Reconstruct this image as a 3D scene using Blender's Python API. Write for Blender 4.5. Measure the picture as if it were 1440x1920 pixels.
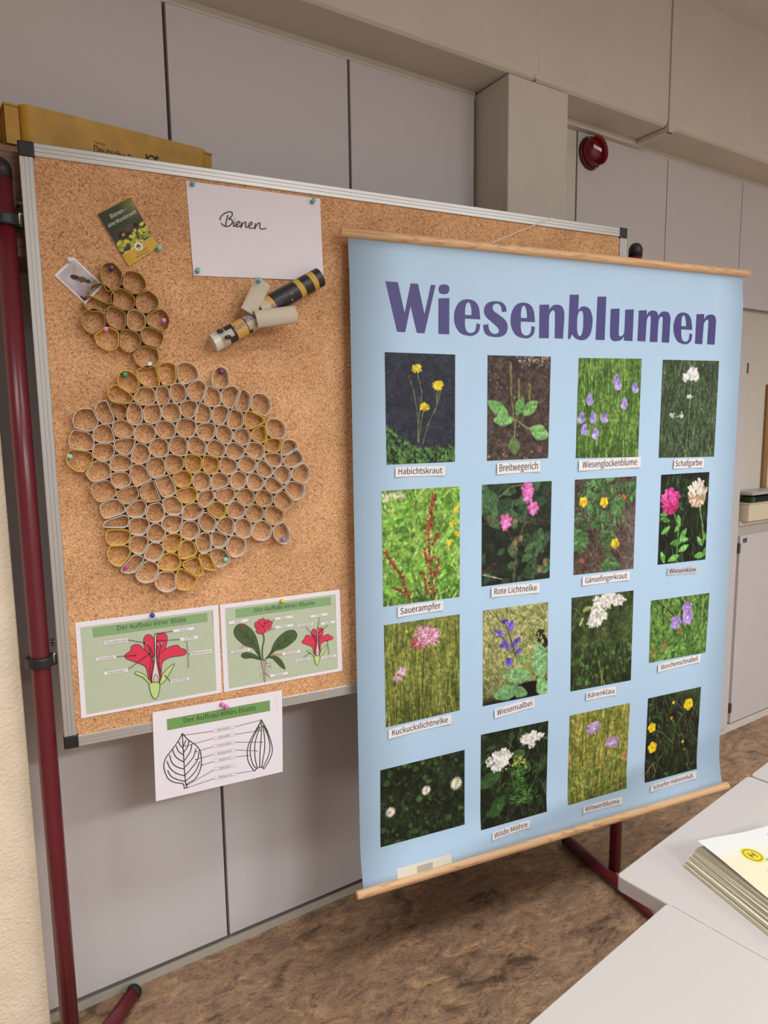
import bpy, bmesh, math, random
import numpy as np
from mathutils import Vector, Matrix

for o in list(bpy.data.objects):
    bpy.data.objects.remove(o)
SC = bpy.context.scene
COL = SC.collection

# ------------------------------------------------------------------ camera
FPX, PITCH, ROLL, YAW = 1263.614, -0.1292052, -0.0128719, 0.5585630
BANG, TANG, PANG = -0.1236733, 0.1187261, -0.1634339
CAM = np.array([0.0, 0.0, 1.46])
FW = np.array([math.sin(YAW)*math.cos(PITCH), math.cos(YAW)*math.cos(PITCH), math.sin(PITCH)])
R0 = np.array([math.cos(YAW), -math.sin(YAW), 0.0]); U0 = np.cross(R0, FW)
RT = math.cos(ROLL)*R0 + math.sin(ROLL)*U0
UP = -math.sin(ROLL)*R0 + math.cos(ROLL)*U0
cd = bpy.data.cameras.new('camera'); cam = bpy.data.objects.new('camera', cd); COL.objects.link(cam)
cd.sensor_fit = 'HORIZONTAL'; cd.sensor_width = 36.0; cd.lens = 36.0*FPX/1440.0
cd.clip_start = 0.02; cd.clip_end = 60
cam.matrix_world = Matrix(((RT[0], UP[0], -FW[0], CAM[0]), (RT[1], UP[1], -FW[1], CAM[1]), (RT[2], UP[2], -FW[2], CAM[2]), (0, 0, 0, 1)))
SC.camera = cam

# ------------------------------------------------------------------ light
wd = bpy.data.worlds.new('room_ambient'); SC.world = wd; wd.use_nodes = True
wd.node_tree.nodes['Background'].inputs[0].default_value = (1.0, 0.95, 0.9, 1)
wd.node_tree.nodes['Background'].inputs[1].default_value = 0.02
SC.view_settings.view_transform = 'Standard'; SC.view_settings.look = 'None'
SC.view_settings.gamma = 1.0; SC.view_settings.use_curve_mapping = False
SC.view_settings.exposure = 0.0
def area(name, loc, sx, sy, power, col=(0.965, 0.985, 0.995)):
    l = bpy.data.lights.new(name, 'AREA'); l.shape = 'RECTANGLE'; l.size = sx; l.size_y = sy
    l.energy = power; l.color = col
    o = bpy.data.objects.new(name, l); COL.objects.link(o); o.location = loc
    return o
for lx, ly, pw in ((-0.85, 0.0, 27), (1.30, 0.0, 20), (3.45, 0.0, 14)):
    area('louvre_lamp', (lx, ly, 2.875), 1.2, 0.35, pw).data.spread = math.radians(122)   # louvred fittings: cut-off towards the upper walls
for lx, ly, pw in ((0.95, -2.60, 92), (2.90, -2.60, 78)):
    area('ceiling_lamp', (lx, ly, 2.875), 1.2, 0.5, pw)

# ------------------------------------------------------------------ unprojection helpers
def ray(x, y):
    return (x-720.0)/FPX*RT + (960.0-y)/FPX*UP + FW
def on_plane(x, y, n, c):
    d = ray(x, y); return CAM + d*((c - CAM@n)/(d@n))
def on_wall(x, y, Y):
    return on_plane(x, y, np.array([0, 1.0, 0]), Y)
def on_level(x, y, z):
    return on_plane(x, y, np.array([0, 0, 1.0]), z)
class Frame:
    """vertical plane: origin O, horizontal axis a, up z, normal n pointing away from the room"""
    def __init__(s, O, ang, bend=None):
        s.O = np.array([O[0], O[1], 0.0]); s.a = np.array([math.cos(ang), math.sin(ang), 0.0])
        s.n = np.array([-math.sin(ang), math.cos(ang), 0.0]); s.bend = bend
    def P(s, a, z, off=0.0):
        if s.bend: off = off + s.bend(z)
        return s.O + s.a*a + np.array([0, 0, z]) + s.n*off
    def px(s, x, y, off=0.0):
        o = off
        for k in range(4 if s.bend else 1):
            q = on_plane(x, y, s.n, s.O@s.n + o)
            if s.bend: o = off + s.bend(q[2])
        d = q - s.O
        return (d@s.a, q[2])
BF = Frame((0.13667, 1.4931), BANG)                      # front plane of the pinboard frame, a=0 at its left edge
def bpx(x, y, off=0.003): return BF.px(x, y, off)

# ------------------------------------------------------------------ materials
def lin(c):
    c = np.asarray(c, float)/255.0
    return np.where(c <= 0.04045, c/12.92, ((c+0.055)/1.055)**2.4)
def rgba(c):
    v = lin(c); return (float(v[0]), float(v[1]), float(v[2]), 1.0)
MATS = {}
def mat(name, col, rough=0.6, metal=0.0, spec=0.5, noise=0.0, nscale=30.0, bump=0.0, bscale=200.0, coat=0.0):
    if name in MATS: return MATS[name]
    m = bpy.data.materials.new(name); m.use_nodes = True; nt = m.node_tree; b = nt.nodes['Principled BSDF']
    b.inputs['Base Color'].default_value = rgba(col); b.inputs['Roughness'].default_value = rough
    b.inputs['Metallic'].default_value = metal; b.inputs['Specular IOR Level'].default_value = spec
    b.inputs['Coat Weight'].default_value = coat
    tc = nt.nodes.new('ShaderNodeTexCoord')
    if noise > 0:
        n = nt.nodes.new('ShaderNodeTexNoise'); n.inputs['Scale'].default_value = nscale; n.inputs['Detail'].default_value = 5
        nt.links.new(tc.outputs['Object'], n.inputs['Vector'])
        r = nt.nodes.new('ShaderNodeValToRGB')
        v = lin(col); lo = np.clip(v*(1-noise), 0, 1); hi = np.clip(v*(1+noise), 0, 1)
        r.color_ramp.elements[0].color = (*lo, 1); r.color_ramp.elements[0].position = 0.3
        r.color_ramp.elements[1].color = (*hi, 1); r.color_ramp.elements[1].position = 0.7
        nt.links.new(n.outputs['Fac'], r.inputs['Fac']); nt.links.new(r.outputs['Color'], b.inputs['Base Color'])
    if bump > 0:
        n2 = nt.nodes.new('ShaderNodeTexNoise'); n2.inputs['Scale'].default_value = bscale; n2.inputs['Detail'].default_value = 6
        nt.links.new(tc.outputs['Object'], n2.inputs['Vector'])
        bp = nt.nodes.new('ShaderNodeBump'); bp.inputs['Strength'].default_value = bump; bp.inputs['Distance'].default_value = 0.004
        nt.links.new(n2.outputs['Fac'], bp.inputs['Height']); nt.links.new(bp.outputs['Normal'], b.inputs['Normal'])
    MATS[name] = m
    return m
def ramp(nt, stops):
    r = nt.nodes.new('ShaderNodeValToRGB'); e = r.color_ramp.elements
    while len(e) < len(stops): e.new(0.5)
    for k, (p, c) in enumerate(stops):
        e[k].position = p; e[k].color = rgba(c)
    return r
def tex(nt, kind, scale, vec, **kw):
    n = nt.nodes.new(kind); n.inputs['Scale'].default_value = scale
    for k, v in kw.items(): n.inputs[k].default_value = v
    nt.links.new(vec, n.inputs['Vector']); return n
def mixc(nt, fac, a, b, mode='MIX'):
    m = nt.nodes.new('ShaderNodeMix'); m.data_type = 'RGBA'; m.blend_type = mode
    for s, v in ((m.inputs[0], fac), (m.inputs[6], a), (m.inputs[7], b)):
        if hasattr(v, 'type') and hasattr(v, 'is_linked'): nt.links.new(v, s)
        elif isinstance(v, (int, float)): s.default_value = v
        else: s.default_value = rgba(v)
    return m.outputs[2]
def newmat(name, rough=0.6):
    m = bpy.data.materials.new(name); m.use_nodes = True; nt = m.node_tree; b = nt.nodes['Principled BSDF']
    b.inputs['Roughness'].default_value = rough
    tc = nt.nodes.new('ShaderNodeTexCoord'); MATS[name] = m
    return m, nt, b, tc
# cork
m, nt, b, tc = newmat('cork', 0.9)
v1 = tex(nt, 'ShaderNodeTexVoronoi', 380, tc.outputs['Object']); n1 = tex(nt, 'ShaderNodeTexNoise', 620, tc.outputs['Object'], Detail=2)
n0 = tex(nt, 'ShaderNodeTexNoise', 9, tc.outputs['Object'], Detail=4)
sep = nt.nodes.new('ShaderNodeSeparateColor'); nt.links.new(v1.outputs['Color'], sep.inputs[0])
r1 = ramp(nt, [(0.0, (172, 122, 82)), (0.12, (204, 152, 108)), (0.45, (228, 176, 130)), (0.8, (234, 186, 140)), (1.0, (242, 204, 162))])
nt.links.new(sep.outputs[0], r1.inputs['Fac'])
r2 = ramp(nt, [(0.28, (96, 60, 40)), (0.40, (255, 255, 255)), (1, (255, 255, 255))]); nt.links.new(n1.outputs['Fac'], r2.inputs['Fac'])
r3 = ramp(nt, [(0.3, (228, 222, 214)), (0.7, (255, 252, 250))]); nt.links.new(n0.outputs['Fac'], r3.inputs['Fac'])
c1 = mixc(nt, 0.85, r1.outputs['Color'], r2.outputs['Color'], 'MULTIPLY'); c2 = mixc(nt, 1.0, c1, r3.outputs['Color'], 'MULTIPLY')
nt.links.new(c2, b.inputs['Base Color']); b.inputs['Specular IOR Level'].default_value = 0.2
bp = nt.nodes.new('ShaderNodeBump'); bp.inputs['Strength'].default_value = 0.35; bp.inputs['Distance'].default_value = 0.001
nt.links.new(n1.outputs['Fac'], bp.inputs['Height']); nt.links.new(bp.outputs['Normal'], b.inputs['Normal'])
# floor linoleum
m, nt, b, tc = newmat('marbled_linoleum', 0.55)
mp = nt.nodes.new('ShaderNodeMapping'); mp.inputs['Rotation'].default_value = (0, 0, 0.5); mp.inputs['Scale'].default_value = (1.0, 2.0, 1.0)
nt.links.new(tc.outputs['Object'], mp.inputs['Vector'])
n1 = tex(nt, 'ShaderNodeTexNoise', 11, mp.outputs['Vector'], Detail=9, Roughness=0.68, Distortion=1.3)
n2 = tex(nt, 'ShaderNodeTexNoise', 5, mp.outputs['Vector'], Detail=7, Roughness=0.7, Distortion=0.8)
n3 = tex(nt, 'ShaderNodeTexNoise', 48, mp.outputs['Vector'], Detail=5, Roughness=0.7, Distortion=1.5)
r1 = ramp(nt, [(0.30, (112, 92, 76)), (0.45, (150, 120, 95)), (0.56, (168, 134, 104)), (0.70, (202, 164, 124))]); nt.links.new(n1.outputs['Fac'], r1.inputs['Fac'])
r2 = ramp(nt, [(0.33, (120, 116, 112)), (0.46, (255, 255, 255))]); nt.links.new(n2.outputs['Fac'], r2.inputs['Fac'])
r3 = ramp(nt, [(0.32, (140, 130, 122)), (0.5, (255, 255, 255)), (0.72, (255, 255, 255))]); nt.links.new(n3.outputs['Fac'], r3.inputs['Fac'])
c1 = mixc(nt, 0.85, r1.outputs['Color'], r2.outputs['Color'], 'MULTIPLY'); c2 = mixc(nt, 0.8, c1, r3.outputs['Color'], 'MULTIPLY')
nt.links.new(c2, b.inputs['Base Color'])
# pine
def wood(name, dark, light, axis_rot=0.0, sc=40.0):
    m, nt, b, tc = newmat(name, 0.45)
    mp = nt.nodes.new('ShaderNodeMapping'); mp.inputs['Rotation'].default_value = (0, 0, -axis_rot)
    mp2 = nt.nodes.new('ShaderNodeMapping'); mp2.inputs['Scale'].default_value = (0.06, 1, 1)
    nt.links.new(tc.outputs['Object'], mp.inputs['Vector']); nt.links.new(mp.outputs['Vector'], mp2.inputs['Vector'])
    n1 = tex(nt, 'ShaderNodeTexNoise', sc, mp2.outputs['Vector'], Detail=2, Distortion=1.2)
    w = nt.nodes.new('ShaderNodeMath'); w.operation = 'MULTIPLY'; w.inputs[1].default_value = 9.0; nt.links.new(n1.outputs['Fac'], w.inputs[0])
    fr = nt.nodes.new('ShaderNodeMath'); fr.operation = 'FRACT'; nt.links.new(w.outputs[0], fr.inputs[0])
    r1 = ramp(nt, [(0.0, light), (0.6, light), (0.88, dark), (1.0, light)]); nt.links.new(fr.outputs[0], r1.inputs['Fac'])
    nt.links.new(r1.outputs['Color'], b.inputs['Base Color'])
    return m
wood('pine', (200, 148, 102), (228, 186, 140), PANG, 34.0)
wood('walnut_veneer', (104, 70, 46), (136, 96, 66), 0.0, 30.0)
# painted prints (colour attribute)
m, nt, b, tc = newmat('colour_print', 0.55)
at = nt.nodes.new('ShaderNodeVertexColor'); at.layer_name = 'print'; nt.links.new(at.outputs['Color'], b.inputs['Base Color'])
b.inputs['Specular IOR Level'].default_value = 0.3

M_PANEL = mat('laminate_panel', (204, 198, 198), 0.5, noise=0.015, nscale=3, bump=0.03, bscale=600)
M_BEIGE = mat('painted_plaster', (206, 199, 187), 0.85, noise=0.03, nscale=6, bump=0.25, bscale=140)
M_PIER = mat('rough_plaster', (236, 220, 194), 0.9, noise=0.06, nscale=14, bump=0.8, bscale=120)
M_CEIL = mat('ceiling_paint', (214, 213, 211), 0.9)
M_WALL = mat('room_wall_paint', (212, 211, 210), 0.9)
M_ALU = mat('brushed_aluminium', (196, 194, 190), 0.38, metal=0.55)
M_BLACK = mat('black_plastic', (32, 32, 34), 0.45)
M_RED = mat('dark_red_lacquer', (104, 32, 42), 0.28, noise=0.05, nscale=8)
M_STEEL = mat('steel', (190, 190, 190), 0.3, metal=0.9)
M_PAPER = mat('white_paper', (240, 233, 240), 0.75)
M_POSTER = mat('light_blue_print', (184, 214, 240), 0.5, noise=0.02, nscale=5)
M_INDIGO = mat('indigo_print', (72, 66, 130), 0.5)
M_INK = mat('black_ink', (40, 40, 42), 0.6)
M_LABEL = mat('label_card', (240, 234, 234), 0.7)
M_TABLE = mat('white_laminate', (181, 174, 170), 0.42, noise=0.01, nscale=4)
M_DARKGAP = mat('dark_gap', (112, 104, 98), 0.8)
M_RUBBER = mat('black_rubber', (24, 24, 25), 0.7)

# ------------------------------------------------------------------ object helpers
def tag(o, label=None, cat=None, group=None, kind=None):
    if label: o['label'] = label
    if cat: o['category'] = cat
    if group: o['group'] = group
    if kind: o['kind'] = kind
    return o
def root(name, loc, label=None, cat=None, group=None, kind=None):
    e = bpy.data.objects.new(name, None); COL.objects.link(e); e.location = loc; e.empty_display_size = 0.05
    e['_o'] = 0; del e['_o']
    return tag(e, label, cat, group, kind)
def origin_of(o):
    t = Vector((0, 0, 0))
    while o is not None:
        t = t + o.location; o = o.parent
    return t
def make(name, V, F, material, parent=None, loc=None, smooth=False):
    """mesh object from world-space vertices"""
    V = np.asarray(V, float)
    if parent is not None: org = np.array(origin_of(parent))
    elif loc is not None: org = np.array(loc, float)
    else: org = np.array([(V[:, 0].min()+V[:, 0].max())/2, (V[:, 1].min()+V[:, 1].max())/2, V[:, 2].min()])
    me = bpy.data.meshes.new(name); me.from_pydata((V-org).tolist(), [], F); me.update()
    if material: 
        for mm in (material if isinstance(material, (list, tuple)) else [material]): me.materials.append(mm)
    if smooth:
        me.polygons.foreach_set('use_smooth', [True]*len(me.polygons))
    o = bpy.data.objects.new(name, me); COL.objects.link(o)
    if parent is not None: o.parent = parent
    else: o.location = org
    return o
def bm_geo(fn):
    bm = bmesh.new(); fn(bm); bm.verts.index_update()
    V = [tuple(v.co) for v in bm.verts]; F = [[v.index for v in f.verts] for f in bm.faces]; bm.free()
    return V, F
def box_geo(x0, x1, y0, y1, z0, z1, bev=0.0, seg=2):
    def fn(bm):
        bmesh.ops.create_cube(bm, size=1.0)
        for v in bm.verts:
            v.co = Vector(((x0+x1)/2+v.co.x*(x1-x0), (y0+y1)/2+v.co.y*(y1-y0), (z0+z1)/2+v.co.z*(z1-z0)))
        if bev > 0: bmesh.ops.bevel(bm, geom=list(bm.edges), offset=bev, segments=seg, profile=0.5, affect='EDGES')
    return bm_geo(fn)
def box(name, x0, x1, y0, y1, z0, z1, material, parent=None, bev=0.0, **kw):
    V, F = box_geo(x0, x1, y0, y1, z0, z1, bev); return make(name, V, F, material, parent, **kw)
def fbox(name, fr, a0, a1, z0, z1, n0, n1, material, parent=None, bev=0.0, **kw):
    V, F = box_geo(a0, a1, n0, n1, z0, z1, bev)
    V = [fr.O + fr.a*v[0] + fr.n*v[1] + np.array([0, 0, v[2]]) for v in V]
    return make(name, V, F, material, parent, **kw)
def merge(*gs):
    V, F = [], []
    for v, f in gs:
        k = len(V); V += list(v); F += [[i+k for i in q] for q in f]
    return V, F
def tube_geo(pts, rad, seg=12, caps=True):
    pts = [np.asarray(p, float) for p in pts]; n = len(pts)
    rads = rad if isinstance(rad, (list, tuple)) else [rad]*n
    V, F = [], []; ref = None
    for i in range(n):
        t = pts[min(i+1, n-1)]-pts[max(i-1, 0)]; t = t/np.linalg.norm(t)
        if ref is None:
            ref = np.array([0, 0, 1.0]) if abs(t[2]) < 0.9 else np.array([1.0, 0, 0])
        u = ref - t*(ref@t); u /= np.linalg.norm(u); w = np.cross(t, u); ref = u
        for k in range(seg):
            a = 2*math.pi*k/seg; V.append(pts[i]+rads[i]*(math.cos(a)*u+math.sin(a)*w))
    for i in range(n-1):
        for k in range(seg):
            k2 = (k+1) % seg; F.append([i*seg+k, i*seg+k2, (i+1)*seg+k2, (i+1)*seg+k])
    if caps: F.append(list(range(seg))[::-1]); F.append([(n-1)*seg+k for k in range(seg)])
    return V, F
def tube(name, pts, rad, material, parent=None, seg=12, smooth=True, **kw):
    V, F = tube_geo(pts, rad, seg); return make(name, V, F, material, parent, smooth=smooth, **kw)
def lathe_geo(prof, base, axis, seg=20):
    axis = np.asarray(axis, float); axis = axis/np.linalg.norm(axis)
    ref = np.array([0, 0, 1.0]) if abs(axis[2]) < 0.9 else np.array([1.0, 0, 0])
    u = ref-axis*(ref@axis); u /= np.linalg.norm(u); w = np.cross(axis, u)
    V, F = [], []
    for r, h in prof:
        for k in range(seg):
            a = 2*math.pi*k/seg; V.append(np.asarray(base)+axis*h+max(r, 1e-5)*(math.cos(a)*u+math.sin(a)*w))
    for i in range(len(prof)-1):
        for k in range(seg):
            k2 = (k+1) % seg; F.append([i*seg+k, i*seg+k2, (i+1)*seg+k2, (i+1)*seg+k])
    F.append(list(range(seg))[::-1]); F.append([(len(prof)-1)*seg+k for k in range(seg)])
    return V, F
# ---- 2D shapes
def smooth_loop(pts, sub=6, closed=True):
    """Catmull-Rom through points; a point with a third entry is a sharp corner"""
    n = len(pts); out = []
    for i in range(n if closed else n-1):
        p1 = pts[i]; p2 = pts[(i+1) % n]
        p0 = pts[(i-1) % n] if closed or i > 0 else p1; p3 = pts[(i+2) % n] if closed or i+2 < n else p2
        A, B = np.array(p1[:2], float), np.array(p2[:2], float)
        t1 = (B-A) if len(p1) > 2 else 0.5*(B-np.array(p0[:2])); t2 = (B-A) if len(p2) > 2 else 0.5*(np.array(p3[:2])-A)
        if len(p1) > 2 and len(p2) > 2: out.append(tuple(A)); continue
        for k in range(sub):
            t = k/sub; h = 2*t**3-3*t*t+1; g = t**3-2*t*t+t; q = -2*t**3+3*t*t; s = t**3-t*t
            out.append(tuple(h*A+g*t1+q*B+s*t2))
    if not closed: out.append(tuple(pts[-1][:2]))
    return out
def fill2d(loops):
    """triangulated 2D fill (holes by even-odd) -> verts 2D, faces"""
    cu = bpy.data.curves.new('tmp', 'CURVE'); cu.dimensions = '2D'; cu.fill_mode = 'BOTH'
    for lp in loops:
        s = cu.splines.new('POLY'); s.points.add(len(lp)-1); s.use_cyclic_u = True
        for i, q in enumerate(lp): s.points[i].co = (q[0]*200, q[1]*200, 0, 1)
    ob = bpy.data.objects.new('tmp', cu); COL.objects.link(ob)
    me = ob.to_mesh()
    V = [(v.co.x/200, v.co.y/200) for v in me.vertices]; F = [list(p.vertices) for p in me.polygons]
    ob.to_mesh_clear(); bpy.data.objects.remove(ob); bpy.data.curves.remove(cu)
    return V, F
def decal(name, fr, loops, material, parent, off):
    V, F = fill2d(loops)
    return make(name, [fr.P(a, z, off) for a, z in V], F, material, parent)
def stroke_geo(fr, pts, w, off):
    pts = [np.array(p[:2], float) for p in pts]; n = len(pts); V, F = [], []
    for i in range(n):
        t = pts[min(i+1, n-1)]-pts[max(i-1, 0)]; L = np.linalg.norm(t); t = t/(L if L > 1e-9 else 1); m_ = np.array([-t[1], t[0]])
        for s in (1, -1):
            q = pts[i]+m_*s*w/2; V.append(fr.P(q[0], q[1], off))
    for i in range(n-1): F.append([2*i, 2*i+1, 2*i+3, 2*i+2])
    return V, F
TXT = {}
SANS = None
try:    # Blender's own bundled sans font; the built-in font is used when it is not there
    import os
    SANS = bpy.data.fonts.load(os.path.join(bpy.utils.system_resource('DATAFILES', path='fonts'), 'Noto Sans CJK Regular.woff2'))
except Exception:
    SANS = None
def text_geo(s):
    if s in TXT: return TXT[s]
    cu = bpy.data.curves.new('tmp', 'FONT'); cu.body = s; cu.size = 40.0; cu.resolution_u = 4
    if SANS: cu.font = SANS
    ob = bpy.data.objects.new('tmp', cu); COL.objects.link(ob); me = ob.to_mesh()
    V = np.array([(v.co.x/40, v.co.y/40) for v in me.vertices]); F = [list(p.vertices) for p in me.polygons]
    ob.to_mesh_clear(); bpy.data.objects.remove(ob); bpy.data.curves.remove(cu)
    if s == 'H' and 'cap' not in TXT: TXT['cap'] = V[:, 1].max()
    V = V*(0.72/TXT['cap'] if 'cap' in TXT else 1.0)      # cap height 0.72 of the em, whatever the font
    V[:, 0] -= V[:, 0].min(); TXT[s] = (V, F, V[:, 0].max())
    return TXT[s]
text_geo('H'); del TXT['H']
def text_on(fr, s, p0, p1, off, hs=1.0, up=(0, 1)):
    """text whose baseline runs p0->p1 in frame coordinates"""
    V, F, W = text_geo(s); p0 = np.array(p0); p1 = np.array(p1); d = (p1-p0)/W; L = np.linalg.norm(d)*hs; up = np.array(up, float)
    return [fr.P(*(p0+d*v[0]+up*L*v[1]), off) for v in V], F
def lettering(name, fr, s, p0, p1, off, material, parent, hs=1.0, up=(0, 1)):
    V, F = text_on(fr, s, p0, p1, off, hs, up); return make(name, V, F, material, parent)

# ------------------------------------------------------------------ structure
STR = 'structure'
tag(box('floor', -3, 5.2, -4, 1.75, -0.05, 0.0, MATS['marbled_linoleum']), kind=STR)
tag(box('ceiling', -3, 5.2, -4, 1.75, 2.895, 2.95, M_CEIL), kind=STR)
tag(box('wall_left', -3.1, -3, -4, 1.85, 0, 2.95, M_WALL), kind=STR)
tag(box('wall_right', 5.2, 5.3, -4, 1.85, 0, 2.95, M_WALL), kind=STR)
tag(box('wall_front', -3, 5.2, -4.1, -4, 0, 2.95, M_WALL), kind=STR)
wb = tag(box('wall_back', -3, 5.2, 1.735, 1.85, 0, 2.95, M_BEIGE), kind=STR)
G = 0.004
def panel(x0, x1, z0, z1, G=G): return box('panel', x0+G, x1-G, 1.70, 1.719, z0, z1, M_PANEL, wb, bev=0.0015)
for x0, x1 in ((-0.5, -0.01), (-0.01, 0.479), (0.479, 0.968), (0.968, 1.408)): panel(x0, x1, 1.905, 2.435)
for x0, x1 in ((-0.45, 0.04), (0.04, 0.531), (0.531, 1.022), (1.022, 1.408)): panel(x0, x1, 0.045, 1.897)
for x0, x1 in ((1.856, 2.344), (2.344, 2.841), (2.841, 3.335), (3.335, 3.83), (3.83, 4.32)): panel(x0, x1, 1.938, 2.437, 0.0022)
# carcass edges behind the door gaps, beige filler beside the pilaster
box('carcass', -0.6, 1.412, 1.719, 1.735, 0.03, 2.437, M_DARKGAP, wb)
box('carcass', 1.858, 4.4, 1.719, 1.735, 1.94, 2.437, M_DARKGAP, wb)
box('filler_strip', 1.656, 1.852, 1.703, 1.735, 0.0, 2.44, M_BEIGE, wb)
box('cornice', -0.6, 1.41, 1.703, 1.735, 2.4365, 2.457, M_BEIGE, wb)
box('cornice', 1.656, 5.0, 1.703, 1.735, 2.4375, 2.457, M_BEIGE, wb)
bbk = tag(box('baseboard_back', -0.6, 1.41, 1.711, 1.735, 0.0, 0.024, mat('plinth_grey', (176, 170, 158), 0.6)), kind=STR)
# beam, pilasters
M_LIP = M_BEIGE
def beam(x0, x1, parent):
    prof = [(1.5555, 2.95), (1.553, 2.476), (1.558, 2.462), (1.566, 2.456), (1.80, 2.456), (1.80, 2.95)]
    V = [(x0, y, z) for y, z in prof]+[(x1, y, z) for y, z in prof]; n = len(prof)
    F = [[i, (i+1) % n, (i+1) % n+n, i+n] for i in range(n)]+[list(range(n))[::-1], list(range(n, 2*n))]
    return make('beam_segment' if parent else 'trim_1', V, F, M_BEIGE, parent)
t1 = tag(beam(-3, 1.512, None), kind=STR)
beam(1.524, 2.131, t1); beam(2.166, 5.2, t1)
box('joint_filler', 1.5121, 1.5239, 1.5538, 1.75, 2.4585, 2.93, M_BEIGE, t1)
t2 = tag(box('trim_2', 1.414, 1.656, 1.558, 1.735, 0.9, 2.452, M_BEIGE, bev=0.004), kind=STR)
t3 = tag(box('trim_3', -0.35, 0.071, 1.553, 1.735, 0.0, 2.452, M_PIER, bev=0.003), kind=STR)
t4 = tag(box('trim_4', 1.70, 2.166, 1.680, 1.7025, 2.437, 2.4555, mat('white_trunking', (206, 198, 186), 0.5), bev=0.001), kind=STR)
box('duct', 2.132, 2.165, 1.556, 1.682, 2.440, 2.4555, MATS['white_trunking'], t4, bev=0.001)
box('duct', 2.133, 2.164, 1.549, 1.563, 2.440, 2.90, MATS['white_trunking'], t4, bev=0.001)

# ------------------------------------------------------------------ pinboard
W_, Z0, Z1 = 1.507, 0.793, 1.995
pb = root('pinboard', BF.P(0.75, Z0, 0.01), 'large cork pinboard in an aluminium frame with black plastic corners', 'pinboard')
fbox('cork_panel', BF, 0.012, W_-0.012, Z0+0.012, Z1-0.012, 0.0035, 0.017, MATS['cork'], pb)
fbox('back_panel', BF, 0.012, W_-0.012, Z0+0.012, Z1-0.012, 0.0172, 0.019, mat('hardboard', (120, 100, 80), 0.8), pb)
def rail(name, fr, p0, p1, inward):
    """ribbed aluminium profile from p0 to p1 in frame coords; inward = unit 2D vector to the cork"""
    w = 0.024
    prof = [(0, 0.02), (0, 0.0012), (0.0012, 0)]
    for g in (0.0085, 0.0158): prof += [(g-0.0007, 0), (g-0.0005, 0.0014), (g+0.0005, 0.0014), (g+0.0007, 0)]
    prof += [(w-0.001, 0), (w, 0.001), (w, 0.02)]
    V = []; n = len(prof)
    for p in (p0, p1):
        for c, d in prof: V.append(fr.P(p[0]+inward[0]*c, p[1]+inward[1]*c, d))
    F = [[i, (i+1) % n, (i+1) % n+n, i+n] for i in range(n)]+[list(range(n))[::-1], list(range(n, 2*n))]
    return make(name, V, F, M_ALU, pb)
c = 0.026
rail('frame_rail', BF, (c, Z1), (W_-c, Z1), (0, -1)); rail('frame_rail', BF, (c, Z0), (W_-c, Z0), (0, 1))
rail('frame_stile', BF, (0, Z0+c), (0, Z1-c), (1, 0)); rail('frame_stile', BF, (W_, Z0+c), (W_, Z1-c), (-1, 0))
for a in (0, 1):
    for z in (0, 1):
        a0 = -0.0015 if a == 0 else W_-c-0.0015; z0 = Z0-0.0015 if z == 0 else Z1-c-0.0015
        fbox('corner_cap', BF, a0, a0+c+0.003, z0, z0+c+0.003, -0.0015, 0.0215, M_BLACK, pb, bev=0.003)

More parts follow.
